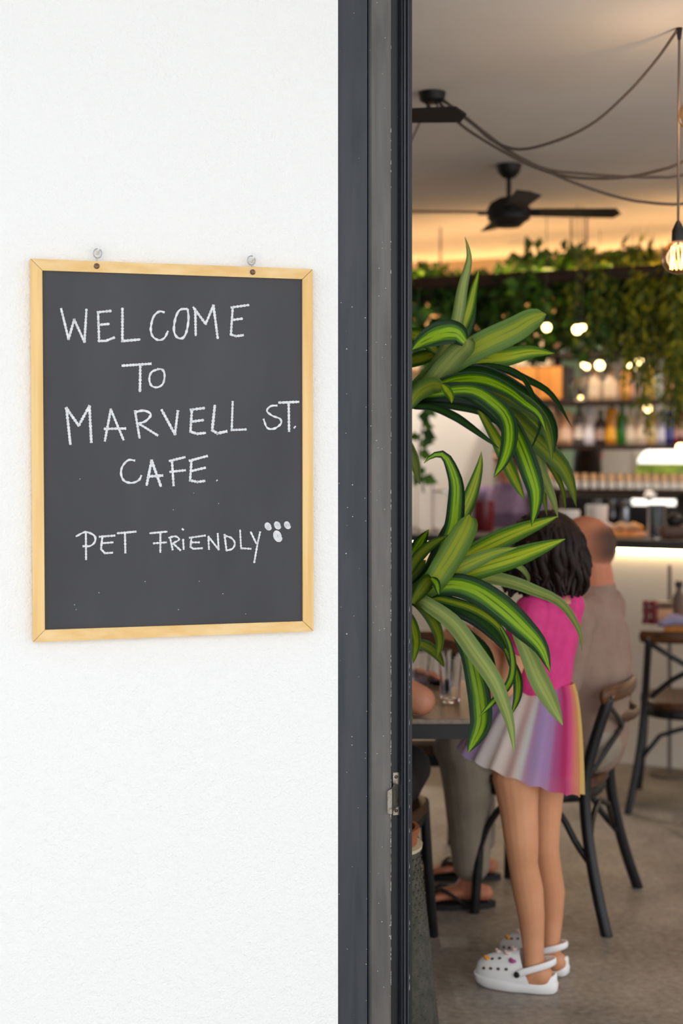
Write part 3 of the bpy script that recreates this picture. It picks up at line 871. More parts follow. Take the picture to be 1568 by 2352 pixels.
leaf([(1150,1440),(1170,1480),(1178,1530),(1168,1572),(1136,1608),(1099,1647)], 17, 'stripe', (-.08,-.16), 'top', 20, peak=.6)
leaf([(1160,1490),(1178,1528),(1189,1560),(1188,1600),(1175,1640)], 22, 'stripe', (-.05,-.08), 'top', 15, peak=.55)
leaf([(965,1380),(984,1390),(1040,1432),(1088,1496),(1132,1560),(1156,1616),(1172,1668),(1181,1730)], 40, 'stripe', (-.10,-.20), 'under', 12, peak=.5, crown=L_2)
leaf([(1010,1400),(1050,1445),(1078,1500),(1094,1560),(1103,1615),(1103,1668),(1074,1729)], 52, 'stripe', (-.04,-.10), 'top', 15, peak=.72)
leaf([(1030,1412),(1078,1458),(1112,1492),(1129,1530),(1133,1562)], 26, 'dark', (.02,.05), 'top', 20, peak=.6)
leaf([(955,1382),(986,1412),(1006,1452),(1010,1480),(1003,1514)], 27, 'olive', (-.08,-.14), 'top', 20, peak=.55, crown=L_2)
leaf([(925,1482),(960,1478),(985,1487),(1005,1506),(1020,1533)], 27, 'olive', (.12,.2), 'top', 20)
leaf([(925,1390),(946,1430),(956,1475),(948,1525)], 24, 'lime', (-.04,-.08), 'top', 20)
leaf([(946,1385),(966,1355),(982,1335),(994,1332)], 34, 'olive', (-.12,-.17), 'top', 15, tip=2, peak=.6)
leaf([(990,1328),(1002,1340),(1008,1366)], 18, 'stripe', (-.17,-.19), 'top', 15, peak=.3)
leaf([(918,1345),(945,1318),(978,1286)], 34, 'olive', (-.04,-.02), 'top', 20)
leaf([(1180,1440),(1212,1500),(1236,1556),(1262,1606),(1292,1666)], 44, 'pale', (-.10,-.14), 'top', 15, peak=.55)
leaf([(1010,1356),(1055,1340),(1098,1340),(1130,1364)], 17, 'lime', (.03,.06), 'top', 20, crown=L_2)
leaf([(925,1600),(938,1625),(948,1656)], 12, 'lime', (.0,.02), 'top', 20)
leaf([(1150,1290),(1190,1300),(1211,1322),(1214,1345)], 13, 'pale', (.10,.16), 'top', 20)

# ------------------------------------------------------------------ cross-back chairs
def make_chair(label):
    t = thing('crossback_chair', label, 'chair', (0, 0, 0), 0, 'black bentwood cross-back chairs')
    mb = MB()
    ring = []
    n = 28
    for zz, f_ in ((.412, .97), (.418, 1.0), (.440, 1.0), (.446, .97)):
        ring.append((zz, f_))
    vs = []; fs = []
    for zz, f_ in ring:
        for k in range(n):
            a = 2 * math.pi * k / n; c, s = math.cos(a), math.sin(a)
            rx = .205 * f_ * abs(c) ** .75 * (1 if c > 0 else -1); ry = (.205 if c > 0 else .19) * f_ * abs(s) ** .75 * (1 if s > 0 else -1)
            vs.append((rx - .005, ry, zz))
    for j in range(3):
        for k in range(n): fs.append((j * n + k, j * n + (k + 1) % n, (j + 1) * n + (k + 1) % n, (j + 1) * n + k))
    fs.append(list(range(n))[::-1]); fs.append(list(range(3 * n, 4 * n)))
    mb.add(vs, fs); mb.build('seat', M['seat_wood'], t, 'auto', local=True)
    mb = MB()
    ap = [(-.005 + .185 * (abs(math.cos(a)) ** .75) * (1 if math.cos(a) > 0 else -1), .185 * (abs(math.sin(a)) ** .75) * (1 if math.sin(a) > 0 else -1), .394) for a in [2 * math.pi * k / 24 for k in range(25)]]
    mb.limb(ap, [(.02, .012)] * 25, side=(0, 0, 1), n=8); mb.build('seat_frame', M['black_metal'], t, 'auto', local=True)
    for s in (-1, 1):
        pts = catmull([(-.265, s * .262, .0), (-.225, s * .232, .14), (-.192, s * .205, .30), (-.182, s * .192, .44), (-.205, s * .185, .56), (-.252, s * .178, .71)], 16)
        mb = MB(); mb.limb(pts, [(.0155, .0185)] * 17, n=10); mb.build('leg', M['black_metal'], t, True, local=True)
        pts = catmull([(.175, s * .205, 0), (.165, s * .185, .2), (.155, s * .172, .42)], 8)
        mb = MB(); mb.limb(pts, [.0155] * 9, n=10); mb.build('leg', M['black_metal'], t, True, local=True)
        # bent braces from the legs up to the seat frame
        pts = catmull([(-.205, s * .215, .20), (-.155, s * .20, .26), (-.10, s * .19, .345), (-.01, s * .185, .40)], 10)
        mb = MB(); mb.limb(pts, [.011] * 11, n=8); mb.build('brace', M['black_metal'], t, True, local=True)
        pts = catmull([(.165, s * .19, .20), (.13, s * .185, .29), (.07, s * .185, .365), (-.01, s * .185, .40)], 10)
        mb = MB(); mb.limb(pts, [.011] * 11, n=8); mb.build('brace', M['black_metal'], t, True, local=True)
        # X slats
        pts = catmull([(-.250, s * .165, .695), (-.262, s * .08, .645), (-.262, 0, .60), (-.236, -s * .09, .545), (-.195, -s * .165, .47)], 12)
        mb = MB(); mb.limb(pts, [(.0055, .0115)] * 13, side=(1, 0, 0), n=8); mb.build('cross_slat', M['black_metal'], t, True, local=True)
    pts = catmull([(-.175, -.165, .20), (-.215, 0, .285), (-.175, .165, .20)], 10)
    pts = [(-.195, -.2, .22)] + [tuple(p) for p in catmull([(-.19, -.13, .31), (-.185, 0, .345), (-.19, .13, .31)], 8)] + [(-.195, .2, .22)]
    mb = MB(); mb.limb(pts, [.010] * len(pts), n=8); mb.build('brace', M['black_metal'], t, True, local=True)
    # curved wooden top rail
    mb = MB(); pts = catmull([(-.242, -.205, .725), (-.278, -.11, .728), (-.290, 0, .73), (-.278, .11, .728), (-.242, .205, .725)], 14)
    mb.limb(pts, [(.011, .025)] * 15, side=(1, 0, 0), n=12)
    mb.build('top_rail', M['rail_wood'], t, 'auto', local=True)
    for s in (-1, 1):
        mb = MB(); mb.lathe([(.005, 0), (.004, .002), (0, .003)], 8, (-.268, s * .18, .722), R=Matrix.Rotation(-math.pi / 2, 3, 'Y'))
        mb.build('bolt', M['steel'], t, True, local=True)
    return t
ch_ang = math.radians(158)
chair = make_chair('black cross-back chair the bald man sits on')
chair.location = (.668, 4.717, 0); chair.rotation_euler = (0, 0, ch_ang)
OFF[chair.name] = Vector(chair.location)
CH2 = (1.480, 6.06, 0)
dup(chair, CH2, math.radians(80), 'empty black cross-back chair by the counter at the right edge')
dup(chair, (.048, 4.240, 0), math.radians(-20), 'chair with a dark brown seat under the left-hand diner')

# ------------------------------------------------------------------ table at the left with tableware, bench behind it
tb = V(.20, 4.27, 0)
table = thing('cafe_table', 'small cafe table with water glasses beside the girl', 'table', tb)
mb = MB(); mb.rbox((.20, 4.27, .7425), (.40, .66, .015), .004); mb.build('table_top', M['table_wood'], table)
mb = MB(); mb.box((.20, 4.27, .715), (.404, .664, .040)); mb.build('apron', M['black_metal'], table)
for y in (3.975, 4.56):
    mb = MB(); mb.box((.03, y, .355), (.035, .035, .70)); mb.lathe([(.04, .001), (.04, .012), (.02, .016), (0, .016)], 16, (.03, y, 0)); mb.build('leg', M['black_metal'], table)
def tumbler(px, py, label, h=.13, r=.034, fill=None):
    c = G(px, py, .7505)
    t = thing('water_glass', label, 'glass', c, 0, 'water glasses on the cafe table')
    mb = MB(); mb.lathe([(r * .80, 0), (r * .84, .004), (r, h), (r - .002, h), (r * .80 - .002, .012), (0, .011)], 24, c)
    mb.build('glass_body', M['glass'], t, 'auto')
    return t
tumbler(1034, 1612, 'tall clear water glass nearest the girl')
tumbler(962, 1590, 'clear water glass next to the door frame', .12)
tumbler(1012, 1572, 'clear water glass behind the tall one', .11)
c = G(985, 1570, .7505); mb = MB()
mb.limb([c + V(-.05, .02, .014), c + V(.06, -.01, .014)], [(.014, .024)] * 2, side=(0, 0, 1)); mb.limb([c + V(-.02, .03, .02), c + V(.02, -.03, .02)], [.012, .012])
tag(mb.build('rolled_napkin', M['lilac_napkin'], None, True, loc=c), 'rolled lilac napkin lying between the water glasses', 'napkin')
bn = V(-.15, 5.25, 0)
bench = thing('wooden_bench', 'wooden bench with a low back beyond the cafe table', 'bench', bn)
mb = MB(); mb.rbox((-.15, 5.25, .445), (1.24, .36, .03), .005); mb.build('seat', M['table_wood'], bench)
mb = MB(); mb.box((-.15, 5.078, .425), (1.22, .02, .035)); mb.build('front_edge', M['rail_wood'], bench)
mb = MB(); mb.box((-.15, 5.10, .385), (1.16, .03, .045)); mb.box((-.15, 5.40, .385), (1.16, .03, .045)); mb.build('frame', M['black_metal'], bench)
for x in (-.72, .42):
    for y in (5.10, 5.40):
        mb = MB(); mb.box((x, y, .195), (.035, .035, .39)); mb.build('leg', M['black_metal'], bench)
    mb = MB(); mb.box((x, 5.42, .62), (.035, .03, .34)); mb.build('back_post', M['black_metal'], bench)
mb = MB(); mb.rbox((-.15, 5.40, .765), (1.24, .025, .085), .004); mb.build('back_rail', M['rail_wood'], bench)

# ------------------------------------------------------------------ people
def hand(mb, wrist, d, nrm, sc_=1.0, curl=.5, thumb=1):
    """palm plus five bent fingers; d = direction, nrm = back of hand"""
    d = Vector(d).normalized(); nrm = Vector(nrm); nrm = (nrm - d * nrm.dot(d)).normalized(); s = d.cross(nrm) * thumb
    k = sc_
    mb.limb([wrist, wrist + d * .045 * k, wrist + d * .085 * k], [(.023 * k, .015 * k), (.036 * k, .014 * k), (.038 * k, .011 * k)], side=s, n=12)
    for j, (o, L_) in enumerate(((-.030, .058), (-.010, .072), (.010, .078), (.030, .070))):
        a = wrist + d * .082 * k + s * (-o) * k
        dn = d.copy(); pts = [a]
        for seg in range(3):
            dn = (dn * math.cos(curl * .55) - nrm * math.sin(curl * .55)).normalized() if seg == 0 else (dn - nrm * curl * .55).normalized()
            pts.append(pts[-1] + dn * L_ * k / 3 * (1.25 - .2 * seg))
        mb.limb(pts, [.0088 * k, .0084 * k, .0078 * k, .0066 * k], n=8)
    a = wrist + d * .03 * k + s * .028 * k
    p2 = a + (s * .6 + d * .7 - nrm * .25).normalized() * .036 * k; p3 = p2 + (s * .15 + d - nrm * .4).normalized() * .03 * k
    mb.limb([a, p2, p3], [.0125 * k, .0105 * k, .008 * k], n=8)

def head_shape(mb, c, f, up=(0, 0, 1), k=1.0):
    """skull, jaw, nose, ears. f = facing direction"""
    f = Vector(f).normalized(); up = Vector(up); up = (up - f * up.dot(f)).normalized(); s = up.cross(f)
    R = Matrix((f, s, up)).transposed()
    mb.ball(c + up * .018 * k - f * .012 * k, (.098 * k, .076 * k, .098 * k), 20, R)
    mb.ball(c - up * .045 * k + f * .028 * k, (.062 * k, .056 * k, .066 * k), 16, R)
    mb.ball(c - up * .098 * k + f * .062 * k, (.022 * k, .026 * k, .016 * k), 10, R)     # chin
    mb.limb([c + up * .012 * k + f * .082 * k, c - up * .024 * k + f * .104 * k], [.009 * k, .014 * k], n=8)  # nose
    mb.limb([c - up * .056 * k + f * .084 * k - s * .02 * k, c - up * .056 * k + f * .090 * k, c - up * .056 * k + f * .084 * k + s * .02 * k], [.006 * k, .009 * k, .006 * k], n=8)  # lips
    mb.limb([c + up * .03 * k + f * .078 * k - s * .045 * k, c + up * .034 * k + f * .088 * k, c + up * .03 * k + f * .078 * k + s * .045 * k], [.010 * k] * 3, n=8)  # brow
    for e in (-1, 1):
        a = c + s * e * .074 * k - f * .004 * k
        mb.limb([a - up * .034 * k, a + s * e * .012 * k - f * .008 * k, a + up * .024 * k - f * .004 * k], [(.007 * k, .011 * k), (.008 * k, .019 * k), (.007 * k, .014 * k)], side=s, n=10)
    return R

def eyes(c, f, parent, k=1.0):
    f = Vector(f).normalized(); up = Vector((0, 0, 1)); up = (up - f * up.dot(f)).normalized(); s = up.cross(f)
    for e in (-1, 1):
        mb = MB(); mb.ball(c + up * .006 * k + f * .078 * k + s * e * .031 * k, .0125 * k, 10); mb.build('eye', M['white_ceramic'], parent, True)

# --- girl in the pink top
gb = V(.545, 3.99, 0)
girl = thing('person', 'girl in a hot pink top, pastel tulle skirt and white clogs', 'person', gb)
gf = Vector((-.80, .60, 0)); gl = Vector((-.60, -.80, 0))     # facing, her left
mb = MB()
LN = [(1204,1670,3.955,.052),(1190,1740,3.935,.064),(1184,1790,3.925,.0655),(1191,1860,3.92,.0535),(1197,1935,3.915,.0475),(1201,1985,3.925,.0415),(1212,2045,3.94,.0435),(1220,2105,3.94,.0375),(1223,2150,3.94,.0325),(1225,2195,3.935,.0290),(1226,2232,3.93,.031)]
LF = [(1250,1670,4.04,.052),(1252,1760,4.055,.062),(1250,1820,4.06,.055),(1249,1900,4.06,.046),(1250,1950,4.06,.042),(1257,1995,4.07,.040),(1265,2050,4.08,.0405),(1266,2110,4.08,.033),(1264,2160,4.07,.0275),(1263,2205,4.06,.028)]
for LL in (LN, LF):
    mb.limb([P(x, y, d) for x, y, d, r in LL], [r for *_, r in LL], side=gf, n=16)
toeN = G(1100, 2256) + V(.02, 0, .035); heelN = G(1262, 2278) + V(0, 0, .035)
fdN = (toeN - heelN); fdN.z = 0; fdN.normalize()
ank = P(1226, 2232, 3.93)
mb.limb([ank + V(0, 0, -.005) - fdN * .02, ank - V(0, 0, .03) + fdN * .04, V(ank.x, ank.y, .045) + fdN * .13], [.033, (.032, .026), (.032, .016)], side=(fdN.y, -fdN.x, 0))
fdF = Vector((-.80, .60, 0)).normalized()
ankF = P(1263, 2205, 4.06)
mb.limb([ankF - fdF * .02, ankF - V(0, 0, .02) + fdF * .04, V(ankF.x, ankF.y, .045) + fdF * .13], [.030, (.031, .025), (.031, .016)], side=(fdF.y, -fdF.x, 0))
pel = P(1225, 1660, 3.99); wst = P(1243, 1572, 3.99); chs = P(1258, 1450, 3.985); shl = P(1262, 1395, 3.98)
mb.limb([pel, wst, chs, shl], [(.088, .070), (.082, .062), (.102, .070), (.085, .055)], side=gl, n=18)
shL = shl + gl * .105 + V(0, 0, -.012); shR = shl - gl * .105 + V(0, 0, -.012)
mb.limb([shL, shl, shR], [.038, .045, .038])
elL = P(1158, 1580, 3.90); wrL = P(1122, 1488, 3.96)
mb.limb([shL, shL.lerp(elL, .5), elL], [.037, .033, .029]); mb.limb([elL, elL.lerp(wrL, .4), wrL], [.029, .028, .020])
hand(mb, wrL, (wrL - elL).normalized() + V(-.2, .2, .1), gl, .72, .8)
elR = shR + gf * .10 + gl * .02 + V(0, 0, -.18); wrR = elR + gf * .16 + V(-.02, 0, .06)
mb.limb([shR, shR.lerp(elR, .5), elR], [.037, .033, .029]); mb.limb([elR, wrR], [.029, .020]); hand(mb, wrR, (wrR - elR), -gl, .72, .6, -1)
hc = P(1240, 1274, 3.985)
mb.limb([shl + V(0, 0, .0), hc - V(0, 0, .04)], [.036, .034])
hf = Vector((-.72, .69, -.05)); head_shape(mb, hc, hf, k=.92)
body = remesh_build(mb, 'body', M['skin_girl'], girl, .0045, 5)
eyes(hc, hf, body, .92)
# hair: scalp plus wavy locks to the shoulders
mb = MB(); r2 = random.Random(3)
hs = V(0, 0, 1).cross(hf.normalized())
mb.ball(hc + V(0, 0, .022) - hf.normalized() * .022, (.108, .100, .104), 20)
for k in range(190):
    a = r2.uniform(0, 2 * math.pi); el = r2.uniform(-.15, 1.35)
    dr = Vector((math.cos(a) * math.cos(el), math.sin(a) * math.cos(el), math.sin(el)))
    if dr.dot(hf.normalized()) > .55 and el < .7: continue
    p0 = hc + V(0, 0, .02) - hf.normalized() * .018 + Vector((dr.x * .098, dr.y * .098, dr.z * .096))
    out = Vector((dr.x, dr.y, 0)); out = out.normalized() if out.length > .01 else V(1, 0, 0)
    pts = [p0]; L_ = r2.uniform(.7, 1.1); ph = r2.uniform(0, 6)
    end_z = hc.z - r2.uniform(.055, .115)
    rad = r2.uniform(.080, .116)
    for q in range(1, 7):
        t = q / 6
        z = lerp(p0.z, end_z, t)
        rr_ = lerp(math.hypot(p0.x - hc.x, p0.y - hc.y), rad, min(1, t * 1.5))
        base = Vector((hc.x, hc.y, 0)) - hf.normalized() * .016
        p = Vector((base.x, base.y, z)) + out * rr_ + Vector((math.cos(ph + q * 1.5), math.sin(ph + q * 1.5), 0)) * .012 * t
        pts.append(p)
    mb.limb(catmull(pts, 9), [.012 * L_] * 3 + [.013 * L_] * 4 + [.011 * L_, .009 * L_, .005 * L_], n=6)
mb.build('hair', M['hair'], girl, True)
# pink top with puffed cap sleeves
mb = MB()
mb.limb([wst + V(0, 0, -.012), wst.lerp(chs, .5), chs, shl - V(0, 0, .004), shl + V(0, 0, .022)], [(.098, .076), (.103, .076), (.113, .081), (.094, .066), (.056, .046)], side=gl, n=20)
for sh, e in ((shL, elL), (shR, elR)):
    d_ = (e - sh).normalized()
    mb.limb([sh + V(0, 0, .008), sh + d_ * .035, sh + d_ * .075, sh + d_ * .092], [.050, .057, .050, .040], n=16)
mb.limb([shL, shl + V(0, 0, .01), shR], [.046, .05, .046])
remesh_build(mb, 'pink_top', M['pink'], girl, .005, 4)
# tulle skirt: three flared layers with folds
m_, nt, bs, N, L = nodes('pastel_tulle')
uv = N.new('ShaderNodeUVMap'); sp = N.new('ShaderNodeSeparateXYZ'); L.new(uv.outputs[0], sp.inputs[0])
cr = N.new('ShaderNodeValToRGB'); e = cr.color_ramp.elements; cr.color_ramp.interpolation = 'EASE'
stops = [(0, (196, 168, 214)), (.09, (190, 162, 210)), (.115, (232, 220, 218)), (.17, (238, 224, 214)), (.205, (226, 196, 190)), (.225, (206, 206, 198)), (.240, (188, 150, 182)), (.255, (188, 160, 206)), (.296, (176, 138, 186)), (.318, (190, 86, 146)), (.340, (184, 36, 104)), (.372, (222, 80, 140)), (.402, (224, 140, 110)), (.440, (228, 192, 110)), (.6, (240, 214, 150)), (1, (196, 168, 214))]
e[0].position, e[0].color = 0, lin(stops[0][1]); e[1].position, e[1].color = 1, lin(stops[-1][1])
for p_, c_ in stops[1:-1]:
    q = e.new(p_); q.color = lin(c_)
L.new(sp.outputs[0], cr.inputs[0]); L.new(cr.outputs[0], bs.inputs['Base Color']); bs.inputs['Roughness'].default_value = .8
trl = N.new('ShaderNodeBsdfTranslucent'); L.new(cr.outputs[0], trl.inputs[0])
mx = N.new('ShaderNodeMixShader'); mx.inputs[0].default_value = .3; L.new(bs.outputs[0], mx.inputs[1]); L.new(trl.outputs[0], mx.inputs[2])
tp = N.new('ShaderNodeBsdfTransparent'); mx2 = N.new('ShaderNodeMixShader'); mx2.inputs[0].default_value = .16
L.new(mx.outputs[0], mx2.inputs[1]); L.new(tp.outputs[0], mx2.inputs[2]); L.new(mx2.outputs[0], N['Material Output'].inputs[0])
M['tulle'] = m_
def skirt(name, top_c, hem_c, r0, r1, tilt, folds, amp, zcut):
    n, m = 120, 12; vs = []; uvs = []; fs = []
    for j in range(m + 1):
        t = j / m * zcut; c = top_c.lerp(hem_c, t)
        g = t ** .72
        for k in range(n + 1):
            a = 2 * math.pi * k / n
            rx = lerp(r0[0], r1[0], g); ry = lerp(r0[1], r1[1], g)
            f_ = 1 + amp * g * math.sin(folds * a + 1.3 * math.sin(3 * a)) 
            dx = math.cos(a) * rx * f_; dy = math.sin(a) * ry * f_
            p = c + V(dx, dy, -dx * tilt * g + .004 * math.sin(folds * a) * g)
            vs.append(p)
            # u: angle measured so that the side facing the street runs 0..0.8 left to right
            uvs.append((((a - math.pi) / (2 * math.pi)) % 1.0 if k < n else ((a - math.pi - 1e-4) / (2 * math.pi)) % 1.0, t))
    for j in range(m):
        for k in range(n):
            a = j * (n + 1) + k; fs.append((a, a + 1, a + n + 2, a + n + 1))
    mb = MB(); mb.add(vs, fs, 0, uvs)
    return mb.build(name, M['tulle'], girl, True)
tc_ = wst + V(.0, 0, .005); hcn = P(1195, 1772, 3.985)
skirt('tulle_skirt', tc_, hcn, (.092, .075), (.172, .150), .34, 17, .045, 1.0)
skirt('skirt_underlayer', tc_, hcn, (.090, .073), (.155, .135), .34, 13, .03, .86)

def clog(name, toe, heel, label):
    d = toe - heel; d.z = 0; L_ = d.length; f = d.normalized(); s = Vector((-f.y, f.x, 0)); c = (toe + heel) / 2; c.z = 0.002
    T = Matrix.Translation(c) @ Matrix(((f.x, s.x, 0, 0), (f.y, s.y, 0, 0), (0, 0, 1, 0), (0, 0, 0, 1)))
    hl = L_ / 2
    def outline(k, n, grow=0.0):
        a = 2 * math.pi * k / n; cx, sy = math.cos(a), math.sin(a)
        w = (.047 if cx > 0 else .040) + grow
        return ((hl + grow) * abs(cx) ** .8 * (1 if cx > 0 else -1), w * abs(sy) ** .75 * (1 if sy > 0 else -1))
    n = 36
    mb = MB(T); vs = []; fs = []
    rows = [(0.0, -.006), (.006, -.001), (.022, .001), (.030, -.002), (.034, -.004), (.036, -.012)]
    for z, g in rows:
        for k in range(n):
            x, y = outline(k, n, g)
            vs.append((x, y, z + (.010 * max(0, (x / hl - .55) / .45) ** 2 if z < .03 else 0) + (.006 if z > .03 and x < 0 else 0)))
    for j in range(len(rows) - 1):
        for k in range(n): fs.append((j * n + k, j * n + (k + 1) % n, (j + 1) * n + (k + 1) % n, (j + 1) * n + k))
    fs.append(list(range(n))[::-1]); fs.append(list(range((len(rows) - 1) * n, len(rows) * n)))
    mb.add(vs, fs)
    root = mb.build(name, M['eva'], girl, 'auto')
    root['label'] = label
    # domed upper over the forefoot, open at the back
    mb = MB(T); vs = []; fs = []; m = 16; q = 20
    for i in range(m + 1):
        t = i / m; x = lerp(-.012, hl * .985, t)
        w = .0455 * (1 - max(0, (x / hl - .1) / .9) ** 2.6) ** .5 if x > hl * .1 else .0445
        hgt = lerp(.078, .050, min(1, t * 1.25)) * (1 - max(0, (t - .62) / .38) ** 2.2) ** .5
        for k in range(q + 1):
            a = math.pi * k / q
            back = -.035 * (1 - math.sin(a)) * (1 - t) ** 2
            vs.append((x + back, w * math.cos(a), .030 + max(0.0, hgt) * math.sin(a) ** .8 * (.55 if False else 1) * (.62 + .38 * (math.sin(a)))))
    for i in range(m):
        for k in range(q):
            a = i * (q + 1) + k; fs.append((a, a + 1, a + q + 2, a + q + 1))
    mb.add(vs, fs); up = mb.build('clog_upper', M['eva'], root, True)
    def onup(t, a, o=.001):
        x = lerp(-.012, hl * .985, t)
        w = .0455 * (1 - max(0, (x / hl - .1) / .9) ** 2.6) ** .5 if x > hl * .1 else .0445
        hgt = lerp(.078, .050, min(1, t * 1.25)) * (1 - max(0, (t - .62) / .38) ** 2.2) ** .5
        return Vector((x - .035 * (1 - math.sin(a)) * (1 - t) ** 2, w * math.cos(a) * 1.02, .030 + hgt * (math.sin(a) ** .8) * (.62 + .38 * math.sin(a)) + o))
    # heel cup
    mb = MB(T); vs = []; fs = []
    for z, g in ((.03, -.002), (.052, -.003), (.056, -.006), (.05, -.009), (.03, -.009)):
        for k in range(13):
            a = math.pi * (.62 + .76 * k / 12)
            x = hl * abs(math.cos(a)) ** .8 * -1; y = .040 * abs(math.sin(a)) ** .75 * (1 if math.sin(a) > 0 else -1)
            lift = -.018 * abs(math.sin(a)) if z > .045 else 0
            vs.append((x * (1 + g / hl), y * (1 + g / .04), z + lift))
    for j in range(4):
        for k in range(12): a = j * 13 + k; fs.append((a, a + 1, a + 14, a + 13))
    mb.add(vs, fs); mb.build('heel_cup', M['eva'], root, True)
    # strap round the heel
    pts = []
    for k in range(15):
        a = -math.pi / 2 + math.pi * k / 14
        pts.append((-.012 - (hl - .012) * math.cos(a) * .93, .047 * math.sin(a), .052 + .034 * math.cos(a) ** .8 if math.cos(a) > 0 else .052))
    mb = MB(T); mb.limb(pts, [(.0095, .0035)] * 15, side=(0, 0, 1), n=10); strap = mb.build('heel_strap', M['eva'], root, True)
    for sd in (-1, 1):
        mb = MB(T); mb.lathe([(.0085, 0), (.008, .003), (.004, .004), (0, .004)], 14, (-.014, sd * .0495, .053), R=Matrix.Rotation(-sd * math.pi / 2, 3, 'X'))
        mb.build('rivet', M['black_rubber'], strap, True)
    for a_, tt in ((.16, (.30, .45, .60, .75)), (.84, (.30, .45, .60, .75)), (.32, (.42, .58)), (.68, (.42, .58))):
        for t_ in tt:
            p0 = onup(t_, a_ * math.pi); p1 = onup(t_ + .02, a_ * math.pi); p2 = onup(t_, a_ * math.pi + .08)
            tx = (p1 - p0).normalized(); ty = (p2 - p0); ty = (ty - tx * ty.dot(tx)).normalized(); nz = tx.cross(ty)
            if nz.z < 0: nz = -nz
            mb = MB(T); mb.add([p0 + nz * .0012 + tx * .0055 * math.cos(j * .785) + ty * .004 * math.sin(j * .785) for j in range(8)], [tuple(range(8))])
            mb.build('vent_hole', M['hole'], up)
    for t_, a_, mt, r_ in ((.70, .34, 'orange', .009), (.16, .26, 'charm_pink', .011), (.26, .40, 'charm_pale', .010), (.12, .52, 'charm_pale', .010), (.48, .5, 'charm_pale', .008)):
        p0 = onup(t_, a_ * math.pi, .002)
        mb = MB(T); mb.ball(p0, (r_, r_ * .8, .005), 10); mb.ball(p0 + V(.006, -.004, .002), (r_ * .6, r_ * .6, .005), 8)
        mb.build('charm', M[mt], up, True)
    return root
clog('clog', G(1090, 2256), G(1281, 2282), 'white clog on the near foot, with charms on the toe')
heelF = G(1305, 2243); clog('clog', heelF + Vector((-.82, .57, 0)) * .222, heelF, 'white clog on the far foot, half hidden by the leg')

# --- seated man
mb_root = V(.70, 4.72, 0)
man = thing('person', 'bald man in a taupe t-shirt seated with his back turned', 'person', mb_root)
mf = Vector((-.89, .454, 0)); ml = Vector((-.454, -.89, 0))
TS = [(1338, 1672, 4.74), (1342, 1610, 4.71), (1350, 1520, 4.69), (1347, 1440, 4.68), (1352, 1395, 4.67)]
TP = [P(*q) for q in TS]
mb = MB()
mb.limb(TP, [(.165, .125), (.165, .120), (.165, .115), (.160, .095), (.09, .06)], side=ml, n=20)
hcm = P(1338, 1267, 4.66)
hfm = Vector((-.93, .36, -.12))
neckb = P(1364, 1372, 4.67)
mb.limb([neckb, P(1364, 1335, 4.665), hcm - hfm * .03 - V(0, 0, .05)], [.066, .066, .064], n=16)
head_shape(mb, hcm, hfm, (.05, 0, 1), 1.0)
sL = P(1350, 1410, 4.67) + ml * .175; sR = P(1350, 1410, 4.67) - ml * .175
eL = P(1275, 1600, 4.50); wL = P(1180, 1590, 4.42)
eR = sR + V(-.05, .02, -.27); wR = eR + mf * .22 + V(0, 0, .03)
mb.limb([sL, sL.lerp(eL, .5), eL], [.056, .050, .042]); mb.limb([eL, wL], [.042, .029]); hand(mb, wL, wL - eL, (0, -.2, 1), 1, .5)
mb.limb([sR, sR.lerp(eR, .5), eR], [.056, .050, .042]); mb.limb([eR, wR], [.042, .029]); hand(mb, wR, wR - eR, (0, 0, 1), 1, .5, -1)
hipL = P(1335, 1700, 4.66); hipR = P(1350, 1680, 4.86)
kL = V(.405, 4.64, .515); aL = V(.425, 4.66, .095)
kR = V(.44, 4.93, .515); aR = V(.475, 4.965, .095)
for hp, kn, an in ((hipL, kL, aL), (hipR, kR, aR)):
    mb.limb([hp, hp.lerp(kn, .5), kn], [.085, .075, .06]); mb.limb([kn, kn.lerp(an, .4), an], [.056, .052, .036])
def foot(mb, an, d, L_=.2):
    d = Vector(d).normalized(); s = Vector((-d.y, d.x, 0))
    heel = V(an.x, an.y, .045) - d * .045; toe = V(an.x, an.y, .036) + d * L_ * .72
    mb.limb([an, V(an.x, an.y, .055) + d * .02], [.036, .036])
    mb.limb([heel, heel.lerp(toe, .4) + V(0, 0, .008), heel.lerp(toe, .8)], [(.030, .026), (.036, .026), (.044, .016)], side=s)
    for j in range(5):
        a = heel.lerp(toe, .8) + s * (.034 - .0165 * j); e = a + d * (.055 - .006 * j)
        mb.limb([a, e - V(0, 0, .008)], [.0095 if j else .012, .008 if j else .0105], n=8)
    return heel, toe, s
fL = foot(mb, aL, (-1, .02, 0)); fR = foot(mb, aR, (-1, .05, 0))
mbody = remesh_build(mb, 'body', M['skin_man'], man, .0055, 4)
eyes(hcm, hfm, mbody)
# cropped hair shadow: a thin cap over the back and sides
mb = MB(); hR = hfm.normalized(); ups = Vector((0, 0, 1)); ups = (ups - hR * ups.dot(hR)).normalized(); sdv = ups.cross(hR)
vs = []; fs = []; n1, n2 = 28, 12
for j in range(n2 + 1):
    for k in range(n1 + 1):
        a = lerp(-1.65, 1.65, k / n1); b = lerp(-.85, .85, j / n2)
        dr = (-hR * math.cos(a) + sdv * math.sin(a)) * math.cos(b) + ups * math.sin(b)
        c0 = hcm + ups * .018 - hR * .012
        p = c0 + hR * dr.dot(hR) * .1005 + sdv * dr.dot(sdv) * .0785 + ups * dr.dot(ups) * .1005
        vs.append(p)
for j in range(n2):
    for k in range(n1):
        a = j * (n1 + 1) + k; fs.append((a, a + 1, a + n1 + 2, a + n1 + 1))
mb.add(vs, fs, 0, [(k / n1, j / n2) for j in range(n2 + 1) for k in range(n1 + 1)])
ms_, nt, bs, N, L = nodes('shaved_hair_fade')            # stubble thins out towards its edges
